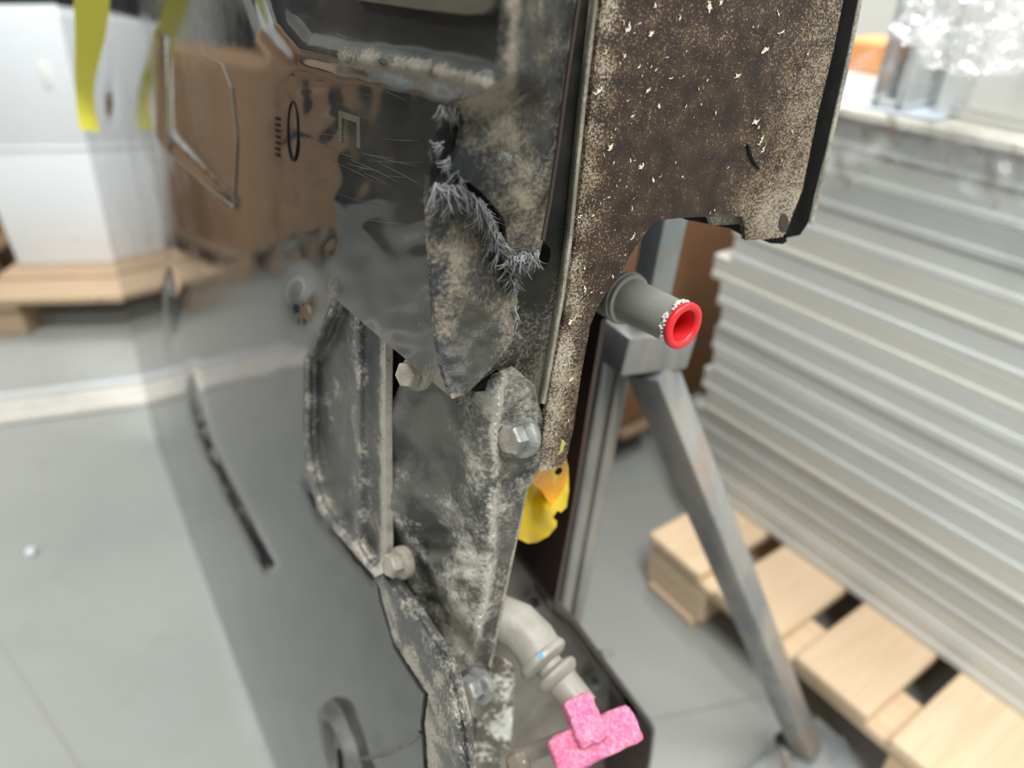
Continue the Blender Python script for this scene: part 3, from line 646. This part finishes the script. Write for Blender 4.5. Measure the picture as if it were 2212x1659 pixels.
# ---- brown tray behind, with pipes
ST = .085
TR = [(1300, 690), (1270, 870), (1238, 1080), (1197, 1300), (1205, 1318), (1240, 1350), (1300, 1430), (1400, 1562), (1409, 1580), (1402, 1640), (1392, 1700), (1380, 1800)]
part('tray_floor', sheet(TR + [(900, 1800), (980, 1500), (1060, 1200), (1150, 900), (1250, 700)], lambda x, y: Es(x, y, ST + .055), 40, S_ * .002), M['tray'], lambda x, y: .1)
def tray_wall(P, s0, s1, th, name, mat):
    V = []; Fs = []; P = resample(P, 20, False); n = len(P)
    A = [Es(x, y, s0) for x, y in P]
    for i in range(n):
        d = (A[min(n - 1, i + 1)] - A[max(0, i - 1)]).normalized(); nn = d.cross(S_).normalized() * th
        if nn.dot(T_) < 0: nn = -nn
        V += [A[i], A[i] + nn, A[i] + nn + S_ * (s1 - s0), A[i] + S_ * (s1 - s0)]
    for i in range(n - 1):
        for c in range(4): Fs.append([i * 4 + c, i * 4 + (c + 1) % 4, i * 4 + 4 + (c + 1) % 4, i * 4 + 4 + c])
    return obj(name, V, Fs, mat, pack)
tray_wall(TR, ST - .02, ST + .06, .004, 'tray_wall', M['brown_dark'])
tray_wall([(x - 20, y + 4) for x, y in TR[:3]] + [(1180, 1300), (1190, 1325), (1228, 1362), (1285, 1440), (1382, 1570), (1390, 1590), (1384, 1640), (1374, 1700), (1362, 1800)], ST + .01, ST + .03, .002, 'tray_ledge', M['brown_dark'])
for (x, y) in ((1150, 1216), (1150, 1308), (1280, 1475)): bolt(x, y, ST + .045, -S_, .0075, M['zinc'], None)
# stud outside the tray
obj('stud', *lathe([(0, 0), (.0035, 0), (.0035, .014), (.003, .016), (0, .016)], Es(1296, 1412, ST + .005), (Es(1330, 1408, ST) - Es(1296, 1412, ST)), 14), M['zinc'], pack)

# upper pipe with red plug
a0 = D(1330, 634, .405); a1 = D(1472, 702, .370); ax = (a1 - a0).normalized(); Lp = (a1 - a0).length; R = .0122
pipe = obj('coolant_pipe', *lathe([(.0095, -.035), (R + .001, -.03), (R + .0012, .004), (R + .003, .006), (R + .003, .0085), (R + .0002, .010), (R, .012), (R - .0008, Lp - .004), (R - .0006, Lp - .001), (.0095, Lp - .0005), (.009, Lp - .02), (0, Lp - .02)], a0, ax, 40), M['pipe'], pack, smooth=30)
tl = a0 - ax * .03
obj('pipe_tail', *tube([tl + ax * .004, tl - ax * .02, tl - ax * .035 - T_ * .012, tl - ax * .042 - T_ * .035, tl - ax * .044 - T_ * .075], .0105, 18), M['pipe'], pipe, smooth=60)
obj('pipe_collar', *lathe([(R + .0002, .006), (R + .0022, .0065), (R + .0022, .0115), (R + .0002, .012)], a0, ax, 40), M['pipe_light'], pipe)
rp = empty('pipe_plug', a1, 'red plastic plug pushed into the end of the upper grey pipe', 'plug')
obj('plug_rim', *lathe([(.0078, -.0002), (.0084, .0022), (.0095, .003), (.0116, .003), (.0126, .0022), (.0127, .0008), (.012, -.0004), (.0078, -.0002)], a1, ax, 48), M['red'], rp, smooth=50)
obj('plug_cup', *lathe([(.0079, .0015), (.0074, -.010), (.0068, -.017), (0, -.0175)], a1, ax, 40), M['red'], rp, smooth=50)
# crumbs stuck round the pipe mouth
x_, y_, _a = frame(ax); V = []; Fs = []
for i in range(150):
    t = random.uniform(0, 2 * math.pi); q = a1 + (x_ * math.cos(t) + y_ * math.sin(t)) * (R * 1.0) - ax * random.uniform(.0008, .0035)
    if (q - a1).dot(Vector((-1, 0, .45))) < .001: continue
    k = len(V); r = random.uniform(.0004, .0011)
    V += [q + Vector(v) * r for v in ((1, 0, 0), (-1, 0, 0), (0, 1, 0), (0, -1, 0), (0, 0, 1), (0, 0, -1))]
    Fs += [[k + a, k + b, k + c] for a, b, c in ((0, 2, 4), (2, 1, 4), (1, 3, 4), (3, 0, 4), (2, 0, 5), (1, 2, 5), (3, 1, 5), (0, 3, 5))]
obj('pipe_crumbs', V, Fs, M['frost'], pipe, kind='stuff', smooth=0)

# lower pipe: elbow, two barbs, stub
e = [D(1040, 1330, .455), D(1080, 1335, .452), D(1120, 1352, .449), D(1152, 1385, .446), D(1172, 1420, .443)]
obj('pipe_elbow', *tube(e, .0145, 28), M['pipe_light'], pack, smooth=60)
b0 = D(1170, 1418, .444); b1 = D(1262, 1531, .429); bx = (b1 - b0).normalized(); Lb = (b1 - b0).length; r = .0112
obj('hose_barb', *lathe([(0, -.004), (r + .001, -.004), (r + .0045, -.002), (r + .0058, .001), (r + .0052, .0035), (r + .002, .0055), (r - .0025, .0065), (r - .0025, .0095), (r + .001, .0105), (r + .0032, .012), (r + .0036, .0145), (r + .002, .017), (r - .001, .019), (r - .0012, .021), (r - .0018, Lb), (.008, Lb), (0, Lb - .01)], b0, bx, 40), M['pipe_light'], pack, smooth=40)
fx, fy, fa = frame(bx)
toward = (CAM - b0).normalized(); toward = (toward - bx * toward.dot(bx)).normalized(); side = bx.cross(toward)
obj('blue_mark', *lathe([(0, .0004), (.0016, .0003), (.0017, -.0004)], b0 + toward * (r + .0056) + bx * .001, toward, 14), M['blue'], pack)
# cross rod and tray foot
obj('cross_rod', *tube([D(1090, 1648, .46), D(1150, 1625, .455), D(1238, 1592, .45)], .0055, 14), M['tray'], pack)
obj('rod_crust', *lathe([(0, -.008), (.006, -.006), (.0075, 0), (.0065, .006), (0, .008)], D(1120, 1645, .455), Vector((1, .3, .3)), 9), M['corroded'], pack, smooth=0)

# pink foam plug
fm = empty('foam_plug', D(1290, 1600, .42), 'pink foam T-shaped plug stuck against the end of the lower hose stub', 'foam plug')
def foam(name, c, ax, ay, az, hx, hy, hz):
    bm = bmesh.new(); bmesh.ops.create_cube(bm, size=2); bmesh.ops.subdivide_edges(bm, edges=bm.edges, cuts=9, use_grid_fill=True)
    for v in bm.verts:
        p = Vector((v.co.x * hx, v.co.y * hy, v.co.z * hz)); q = Vector(v.co); m = sorted(abs(k) for k in q)
        rr = .94 if m[1] > .95 else 1
        v.co = p * rr + Vector([noise.noise(p * 330 + Vector((i * 9, 0, 0))) for i in range(3)]) * .0012
    bm.verts.index_update(); V = [v.co.copy() for v in bm.verts]; Fq = [[v.index for v in f.verts] for f in bm.faces]; bm.free()
    return obj(name, *xf((V, Fq), c, ax, ay, az), M['foam'], fm, smooth=80)
p0 = D(1195, 1640, .415); p1 = D(1370, 1560, .425); lx = (p1 - p0); L = lx.length; lx.normalize(); vz = (CAM - p0).normalized(); vz = (vz - lx * vz.dot(lx)).normalized(); ly = vz.cross(lx)
foam('foam_bar', (p0 + p1) / 2, lx, ly, vz, L / 2, .0105, .010)
q0 = D(1262, 1557, .417); foam('foam_stub', q0, lx, ly, vz, .0085, .013, .010)

# yellow plastic flag hanging behind the bracket
yf = sheet([(1175, 930), (1205, 930), (1222, 985), (1228, 1010), (1229, 1060), (1224, 1095), (1212, 1107), (1204, 1103), (1194, 1118), (1203, 1126), (1202, 1138), (1185, 1158), (1160, 1172), (1140, 1174), (1118, 1163), (1118, 1120), (1135, 1060)], lambda x, y: Es(x, y, .0045 + .0405 * ss(935, 1040, y) + .006 * nz(x, y, .02, 2) * ss(960, 1030, y) + .004 * math.sin((x - 1120) * .06) * ss(960, 1030, y)), 8, S_ * .0012)
pfl = empty('plastic_flag', Es(1160, 1172, .045), 'torn yellow plastic flap hanging below the brown end plate', 'plastic flap')
obj('flag_sheet', yf[0], yf[1], M['yellow'], pfl, smooth=60)
yo = sheet([(1150, 1000), (1200, 990), (1224, 985), (1226, 1040), (1205, 1075), (1190, 1095), (1170, 1060), (1150, 1045)], lambda x, y: Es(x, y, .0035 + .0375 * ss(935, 1040, y) + .005 * nz(x, y, .02, 2) * ss(985, 1030, y)), 8, S_ * .0012)
obj('flag_fold', yo[0], yo[1], M['yellow_deep'], pfl, smooth=60, label='deeper orange folded layer')
obj('flag_hole', *lathe([(0, .0004), (.0024, .0004), (.0026, -.0003)], Es(1207, 1018, .028), -S_, 14), M['flat_black'], pfl)

# ------------------------------------------------------------------ yellow straps hanging by the far end of the pack
def strap(pts, w, label):  # webbing hangs edge-on to the cover
    P = [Pt(x, y, t) for x, y, t in pts]; V = []; Fs = []
    for i, p in enumerate(P):
        tw = -.75 + .2 * math.sin(i * .9); d = (T_ * math.cos(tw) + S_ * math.sin(tw)) * w / 2
        for z in (-.0015, .0015): V += [p - d + S_ * z, p + d + S_ * z]
    for i in range(len(P) - 1):
        a = i * 4; b = a + 4; Fs += [[a, a + 1, b + 1, b], [a + 2, a + 3, b + 3, b + 2], [a, a + 2, b + 2, b], [a + 1, a + 3, b + 3, b + 1]]
    n = (len(P) - 1) * 4; Fs += [[0, 1, 3, 2], [n, n + 1, n + 3, n + 2]]
    return obj('lashing_strap', V, Fs, M['strap'], label=label, cat='strap', smooth=50)
strap([(206, -160, -.04), (200, -40, -.04), (198, 20, -.04), (194, 80, -.04), (186, 140, -.04), (182, 190, -.04), (186, 240, -.04), (194, 282, -.04)], .036, 'yellow woven lashing strap dangling at the far end of the black pack')

# ------------------------------------------------------------------ steel stand
pa = D(1300, 870, .70)
base_pt = pa - U_ * ((pa.z - .05) / U_.z); top_pt = pa + U_ * .12
sroot = empty('steel_stand', Vector((base_pt.x, base_pt.y, 0)), 'welded steel tube stand holding the battery pack upright', 'stand')
def sbar(name, a, b, w, h, mat, up=S_, **k): return obj(name, *bar(a, b, w, h, up, .0025), mat, sroot, **k)
sbar('post', base_pt - T_ * .010, top_pt - T_ * .010, .016, .025, M['steel_rust'])
sbar('post', base_pt + T_ * .011, top_pt + T_ * .011, .016, .025, M['steel_rust'])
sbar('post_groove', base_pt + S_ * .004, top_pt + S_ * .004, .008, .012, M['dark'])  # dark bar stands in for the shaded groove between the posts
bl0 = D(1318, 748, .62); bl1 = D(1462, 735, .655)
sbar('bracket_tube', bl0, bl1, .045, .036, M['steel_rust'], U_)
pu = bl0 + (bl1 - bl0) * .45 + U_ * .018
sbar('upper_post', pu, pu + U_ * .5, .026, .024, M['steel'])
st = D(1405, 790, .645); sf = G(1745, 1625, .055)
sbar('diagonal_strut', st, sf, .034, .034, M['steel_rust'], Vector((.78, -.55, 0)))
beam_d = T0
bm0 = sf - beam_d * .02
sbar('base_beam', Vector((sf.x, sf.y, .03)) - beam_d * .62, Vector((sf.x, sf.y, .03)) + beam_d * .06, .06, .06, M['steel'], Vector((0, 0, 1)))
sbar('gusset_plate', G(1690, 1630, .062), G(1840, 1640, .062), .07, .006, M['steel'], Vector((0, 0, 1)))
obj('foot_bolt', *lathe([(0, -.012), (.016, -.012), (.018, -.008), (.018, .010), (.012, .014), (0, .014)], G(1702, 1603, .06), T0 * -1, 16), M['dark'], sroot)
sbar('base_beam', base_pt + S_ * .02 - Vector((0, 0, .02)), base_pt + S_ * 1.5 - Vector((0, 0, .02)), .06, .06, M['steel'], Vector((0, 0, 1)))

# ------------------------------------------------------------------ right pallet with panel stack
ZP = .145
A = G(1403, 1150, ZP); B = G(1926, 1592, ZP); LD = (B - A).normalized(); CDr = Vector((-LD.y, LD.x, 0))
if CDr.x < 0: CDr = -CDr
ZV = Vector((0, 0, 1))
rp_ = empty('wooden_pallet', Vector((A.x, A.y, 0)), 'pale pine pallet under the stack of grey panels, beside the steel stand', 'pallet')
WID = .9; NB = 10; PITCHB = (B - A).length / 3
def plank(name, c, L, w, h, ax, root, mat): # grain runs along local x of the mesh object
    ay = ZV.cross(ax); V, Fq = bbox(L / 2, w / 2, h / 2, .003)
    me = bpy.data.meshes.new(name); me.from_pydata(V, [], Fq); me.materials.append(mat)
    o = bpy.data.objects.new(name, me); COL.objects.link(o); o.parent = root
    m = Matrix(((ax.x, ay.x, 0, c.x), (ax.y, ay.y, 0, c.y), (0, 0, 1, c.z), (0, 0, 0, 1)))
    o.matrix_local = MW[root.name].inverted() @ m; MW[o.name] = m; return o
for i in range(NB):
    w = PITCHB * (.80 + random.uniform(-.04, .04)); c = A + LD * (PITCHB * i + w / 2) + CDr * (WID / 2 + random.uniform(-.006, .006)); plank('deck_board', c - ZV * .011, WID, w, .022, CDr, rp_, M['pine'])
PL = PITCHB * NB
for k in (0.055, .45, .845):
    c = A + LD * PL / 2 + CDr * k; plank('stringer_board', c - ZV * .033, PL - .02, .1, .022, LD, rp_, M['pine'])
    for q in (.075, .58, 1.08, PL - .075):
        plank('block', A + LD * q + CDr * k - ZV * (.044 + .0395), .145, .1, .079, LD, rp_, M['pine'])
for q in (.075, .58, 1.08, PL - .075): plank('bottom_board', A + LD * q + CDr * WID / 2 - ZV * (ZP - .011), WID, .12, .022, CDr, rp_, M['pine'])
# panels
SA = G(1588, 1100, ZP); SB = G(2212, 1549, ZP); SD = (SB - SA).normalized(); SC = Vector((-SD.y, SD.x, 0))
if SC.x < 0: SC = -SC
top1 = hit(1816, 226, SA, SC); top2 = hit(2212, 306, SA, SC); left0 = hit(1490, 1030, SA, SC)
ZT = (top1.z + top2.z) / 2
print('stack', SA, SB, 'top z', top1.z, top2.z, 'left', left0)
N = 17; th = (ZT - .012 - ZP) / N
LS = 2.1
ORD = ['', 'second', 'third', 'fourth', 'fifth', 'sixth', 'seventh', 'eighth', 'ninth', 'tenth', 'eleventh', 'twelfth', 'thirteenth', 'fourteenth', 'fifteenth', 'sixteenth', 'seventeenth']
for i in range(N):
    z0 = ZP + th * i; off = random.uniform(-.002, .002); lo = random.uniform(-.009, .009) - (.02 if i % 7 == 3 else 0)
    kind = random.choice(['panel', 'panel', 'panel', 'panel_warm', 'panel_dark']) if i < N - 3 else ('panel_dark' if i != N - 2 else 'panel')
    lip = th * random.uniform(.22, .4)
    prof = [(0.0, .001), (-.0012, lip * .5), (0.0, lip), (.0022, lip + .001), (.0012, th * .8), (.0004, th - .0012), (.003, th - .0004), (.85, th - .0004), (.85, .001)]
    V = []; Fq = []; n = len(prof)
    for e_ in (0, 1):
        b0_ = left0 + SD * (lo + e_ * LS)
        for d_, z in prof: V.append(Vector((b0_.x, b0_.y, 0)) + SC * (d_ + off) + ZV * (z0 + z))
    for j in range(n): Fq.append([j, (j + 1) % n, n + (j + 1) % n, n + j])
    Fq += [list(range(n))[::-1], list(range(n, 2 * n))]
    if i == 0: lab = 'lowest pale grey panel of the stack, lying straight on the pallet'
    else: lab = ORD[i] + ' panel up from the pine pallet in the pale grey stack'
    obj('sheet_panel', V, Fq, M[kind], label=lab, cat='panel', group='panels stacked on the pallet', smooth=30)
# cream board on top
cb = left0 + SD * (LS / 2 - .01) + SC * .42
obj('cover_board', *xf(bbox(LS / 2 + .01, .435, .006, .002), (cb.x, cb.y, ZT - .006), SD, SC, ZV), M['cream'], label='thin cream board lying on top of the panel stack', cat='board')
# things standing on the stack
def onstack(x, y, z=None):
    return G(x, y, ZT if z is None else z)
c0 = onstack(1998, 246); 
cab = empty('white_housing', Vector((c0.x, c0.y, ZT)), 'off-white sheet metal housing standing on the cream board', 'housing')
cc = c0 + SD * .42 + SC * .16
obj('housing_body', *xf(bbox(.41, .16, .16, .004, 2), (cc.x, cc.y, ZT + .16), SD, SC, ZV), M['offwhite'], cab)
obj('front_panel', *xf(bbox(.385, .004, .145, .003), Vector((cc.x, cc.y, ZT + .16)) - SC * .162 + SD * .015, SD, SC, ZV), M['offwhite'], cab)
obj('screw', *lathe([(0, .002), (.006, .002), (.007, 0)], hit(2062, 236, Vector((cc.x, cc.y, 0)) - SC * .166, SC), -SC, 14), M['alu'], cab)
# slim U-shaped frame next to it
uf = c0 - SD * .055 + SC * .02
fr = empty('metal_frame', Vector((uf.x, uf.y, ZT)), 'slim grey metal frame standing against the off-white housing', 'frame')
for d_ in (0, .032): obj('upright', *xf(bbox(.008, .05, .17, .003), (uf + SD * d_) + ZV * .17, SD, SC, ZV), M['alu'], fr)
obj('cross_bar', *xf(bbox(.026, .05, .008, .003), (uf + SD * .016) + ZV * .006, SD, SC, ZV), M['alu'], fr)
# paper sheet and orange printed cartons behind
pp = onstack(1915, 212); obj('paper_sheet', *xf(bbox(.12, .09, .0015), (pp.x, pp.y, ZT + .0025), SD, SC, ZV), M['paper'], label='bluish white sheet lying on the board left of the metal frame', cat='paper', smooth=0)
oc = onstack(1895, 150)
for i, (dx, dy, h, mt, lb) in enumerate(((0, 0, .045, 'orange', 'orange printed carton on the stack, left of the others'), (.125, .0, .04, 'paper', 'small white carton between the orange ones'), (.10, .13, .06, 'orange', 'orange printed carton nearest the metal frame'))):
    p = oc + SD * dx + SC * dy; obj('carton', *xf(bbox(.055, .05, h / 2, .003), (p.x, p.y, ZT + h / 2 + .0005), SD, SC, ZV), M[mt], label=lb, cat='carton', group='cartons on the stack')
# tall white cabinet behind the stack
wc = hit(1900, 60, SA + SC * 1.25, SC)
wcab = empty('white_cabinet', Vector((wc.x, wc.y, 0)), 'tall white steel cabinet standing behind the panel stack', 'cabinet')
for i in range(3):
    c = Vector((wc.x, wc.y, .95)) + SD * (-.75 + i * .62) + SC * .25
    obj('cabinet_body', *xf(bbox(.305, .25, .9, .006), c + ZV * .0, SD, SC, ZV), M['offwhite'], wcab)
    dd = obj('cabinet_door', *xf(bbox(.29, .008, .87, .004), c - SC * .258, SD, SC, ZV), M['offwhite'], wcab)
    obj('handle', *xf(bbox(.008, .012, .06, .003), c - SC * .275 + SD * .24, SD, SC, ZV), M['alu'], dd)
# clear film over the stack
film = sheet([(1815, 232), (1900, 245), (2000, 262), (2300, 310), (2300, 560), (2212, 500), (2120, 440), (2030, 385), (1960, 350), (1900, 355), (1850, 400), (1800, 420), (1770, 400)], lambda x, y: hit(x, y, SA - SC * (.010 + .010 * (1 + nz(x, y, .012, 1)) + .006 * nz(x, y, .03, 4)), SC), 14, None)
obj('stretch_film', film[0], film[1], M['film'], label='clear stretch film hanging over the top edge of the stack', cat='film', smooth=80)
f2 = sheet([(1835, 130), (1900, 100), (1980, 60), (2060, 25), (2090, 60), (2050, 130), (2010, 190), (1900, 200), (1840, 210)], lambda x, y: hit(x, y, c0 - SD * .02 - SC * (.075 + .015 * nz(x, y, .015, 6)), SC), 12, None)
obj('stretch_film', f2[0], f2[1], M['film'], label='clear film sheet stretched across the cartons left of the housing', cat='film', smooth=80)
bm = bmesh.new(); bmesh.ops.create_icosphere(bm, subdivisions=5, radius=.1)
bc = hit(2150, 40, c0 - SC * .12, SC)
for v in bm.verts:
    d = v.co.normalized(); k = 1 + .35 * noise.noise(d * 2.5) + .22 * abs(noise.noise(d * 6)) + .10 * noise.noise(d * 14)
    v.co = Vector((d.x * .085, d.y * .05, d.z * .05)) * k
bm.verts.index_update(); V = [bc + v.co for v in bm.verts]; Fq = [[v.index for v in f.verts] for f in bm.faces]; bm.free()
obj('film_bundle', V, Fq, M['film_ball'], label='crumpled bundle of clear plastic film on top of the off-white housing', cat='film', smooth=25)

# cardboard crate beyond the stack
cbx = G(1370, 905, ZP); kb = Vector((cbx.x, cbx.y, 0)) - CDr * .35
cr = empty('cardboard_crate', kb, 'large brown cardboard crate, shade put into its colour, on a pallet behind the steel post', 'crate')
ctr = kb + CDr * .36 - LD * .45
obj('crate_body', *xf(bbox(.36, .45, .45, .004), (ctr.x, ctr.y, ZP + .452), CDr, -LD, ZV), M['cardboard_dark'], cr)  # shade beside the stack is put into the body's darker brown
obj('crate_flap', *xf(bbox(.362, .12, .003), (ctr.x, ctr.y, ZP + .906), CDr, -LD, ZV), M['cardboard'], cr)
cp = empty('wooden_pallet', kb, 'pallet carrying the cardboard crate, shade put into its wood colour', 'pallet')
for i in range(6): plank('deck_board', ctr + LD * (.45 - .075 - i * .16) + ZV * (ZP - .012), 0.74, .13, .022, CDr, cp, M['pine_shade'])
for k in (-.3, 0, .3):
    plank('stringer_board', ctr + CDr * k + ZV * (ZP - .034), .92, .1, .02, LD, cp, M['pine_shade'])
    for q in (-.38, -.05, .22): plank('block', ctr + CDr * k + LD * q + ZV * .05, .145, .1, .1, LD, cp, M['pine_shade'])

# ------------------------------------------------------------------ left: pallet with white enclosure
LX = Vector((1, .06, 0)).normalized(); LY = Vector((-LX.y, LX.x, 0))
f0 = G(0, 646, ZP); f0 = f0 - LX * .10
lp = empty('wooden_pallet', Vector((f0.x, f0.y, 0)), 'pallet under the white enclosure, left of the battery pack', 'pallet')
for i in range(6): plank('deck_board', f0 + LY * (.07 + i * .165) + LX * .6 - ZV * .011, 1.2, .145, .022, LX, lp, M['pine_mid'])
for k in (.075, .6, 1.125):
    plank('stringer_board', f0 + LX * k + LY * .48 - ZV * .033, .95, .12, .022, LY, lp, M['pine_mid'])
    for q in (.075, .48, .88): plank('block', f0 + LX * k + LY * q - ZV * (.044 + .0505), .1, .1, .101, LX, lp, M['pine_mid'])
g0 = G(40, 573, ZP); we = empty('white_enclosure', g0, 'white coated steel enclosure on the left-hand pallet', 'enclosure')
def eb(name, x0, x1, y0, y1, z0, z1, mat, bev=.004): return obj(name, *xf(bbox((x1 - x0) / 2, (y1 - y0) / 2, (z1 - z0) / 2, bev, 2), g0 + LX * (x0 + x1) / 2 + LY * (y0 + y1) / 2 + ZV * (z0 + z1) / 2, LX, LY, ZV), mat, we)
zs = hit(100, 321, g0, LY).z - ZP; zt = hit(60, 28, g0, LY).z - ZP
eb('lower_panel', 0, 1.0, 0, .25, .001, zs - .008, M['white']); eb('upper_panel', 0, 1.0, 0, .25, zs + .008, zt, M['white'])
eb('trim_strip', -.004, 1.004, -.004, .254, zs - .008, zs + .008, M['white'])
eb('latch', .28, .31, -.004, .01, zs + .18, zs + .25, M['offwhite'], .001)
for (x, z) in ((-.0 + .03, zs + .05), (.22, .09)): obj('screw', *lathe([(0, .002), (.006, .002), (.008, 0)], g0 + LX * x + ZV * z, -LY, 14), M['alu'], we)
# dark equipment behind it
obj('dark_machine', *xf(bbox(.8, .2, .68, .02, 2), g0 + LX * .1 + LY * 1.05 + ZV * (.68 - ZP)), M['dark'], label='dark machine standing behind the white enclosure', cat='machine')
# cardboard box left of it, seen mirrored in the cover
def carton_pallet(c, ax, w, d, h, lab, lab2, name='cardboard_box'):
    ay = ZV.cross(ax)
    pr = empty('wooden_pallet', Vector((c.x, c.y, 0)), lab2, 'pallet')
    for i in range(5): plank('deck_board', Vector((c.x, c.y, ZP - .011)) + ay * (-d / 2 + .06 + i * (d - .12) / 4), w + .1, .11, .022, ax, pr, M['pine_mid'])
    for k in (-.45, 0, .45):
        plank('stringer_board', Vector((c.x, c.y, ZP - .033)) + ax * k * w, d, .1, .022, ay, pr, M['pine_mid'])
        for q in (-.42, 0, .42): plank('block', Vector((c.x, c.y, .05)) + ax * k * w + ay * q * d, .1, .1, .1, ax, pr, M['pine_mid'])
    br = empty(name, Vector((c.x, c.y, ZP)), lab, 'box')
    obj('box_body', *xf(bbox(w / 2, d / 2, h / 2, .004), Vector((c.x, c.y, ZP + h / 2 + .001)), ax, ay, ZV), M['cardboard'], br)
    obj('box_flap', *xf(bbox(w / 2, d / 4 - .003, .003), Vector((c.x, c.y, ZP + h + .004)) + ay * d / 4, ax, ay, ZV), M['cardboard'], br)
    obj('box_flap', *xf(bbox(w / 2, d / 4 - .003, .003), Vector((c.x, c.y, ZP + h + .004)) - ay * d / 4, ax, ay, ZV), M['cardboard'], br)
    obj('packing_tape', *xf(bbox(.03, .001, h / 2), Vector((c.x, c.y, ZP + h / 2)) - ay * (d / 2 + .001) + ax * .08, ax, ay, ZV), M['cardboard_dark'], br, smooth=0)
    obj('print_mark', *xf(bbox(.05, .001, .03), Vector((c.x, c.y, ZP + h * .6)) - ay * (d / 2 + .001), ax, ay, ZV), M['dark'], br, smooth=0)
carton_pallet(Vector((-2.18, 2.40, 0)), LX, .56, .56, .66, 'brown cardboard box mirrored in the glossy black cover', 'pallet under the brown cardboard box at the far left')

# made-up dark rack further left, added so the cover mirrors something dark
rk = empty('added_dark_rack', Vector((-3.5, 1.7, 0)), 'made-up dark rack along the left, added to darken the reflection in the cover', 'rack')
for yy in (-.1, 1.7, 3.5):
    for xx in (-3.78, -3.22): obj('rack_post', *xf(bbox(.04, .04, 1.15, .004), (xx, yy, 1.15)), M['dark'], rk)
for zz in (.08, .62, 1.16, 1.7):
    obj('rack_shelf', *xf(bbox(.3, 1.9, .03, .004), (-3.5, 1.7, zz)), M['dark'], rk)
    obj('rack_load', *xf(bbox(.27, 1.78, .25, .03, 2), (-3.5, 1.7, zz + .28)), M['dark_load'], rk)
# floor strip
r0 = G(-120, 885, 0); r1 = G(300, 832, 0); rd = (r1 - r0).normalized(); rn = Vector((-rd.y, rd.x, 0)); r1 = r1 + rd * .25; r0 = r0 - rd * .9
fs = empty('floor_rail', (r0 + r1) / 2, 'low pale floor strip running past the foot of the pack', 'floor strip')
Lr = (r1 - r0).length / 2; mid = (r0 + r1) / 2
obj('rail_base', *xf(bbox(Lr, .065, .006, .003), mid - rn * .06 + ZV * .006, rd, rn, ZV), M['offwhite'] if False else M['rail'] if 'rail' in M else plain('worn_strip', (.58, .55, .50), .6, 0, .2, 20), fs)
obj('rail_ridge', *xf(bbox(Lr, .012, .010, .004, 2), mid + ZV * .016, rd, rn, ZV), M['alu'], fs)
obj('rail_ridge', *xf(bbox(Lr, .012, .004, .003, 2), mid - rn * .11 + ZV * .014, rd, rn, ZV), plain('pale_ridge', (.66, .62, .58), .6), fs)
# foam bead
p = G(71, 1197, .0)
bm = bmesh.new(); bmesh.ops.create_icosphere(bm, subdivisions=3, radius=.010)
for v in bm.verts: v.co *= 1 + .25 * noise.noise(v.co * 160)
bm.verts.index_update(); V = [p + ZV * .008 + v.co for v in bm.verts]; Fq = [[v.index for v in f.verts] for f in bm.faces]; bm.free()
obj('foam_bead', V, Fq, M['white'], label='small white foam crumb lying on the concrete floor', cat='foam crumb', smooth=80)
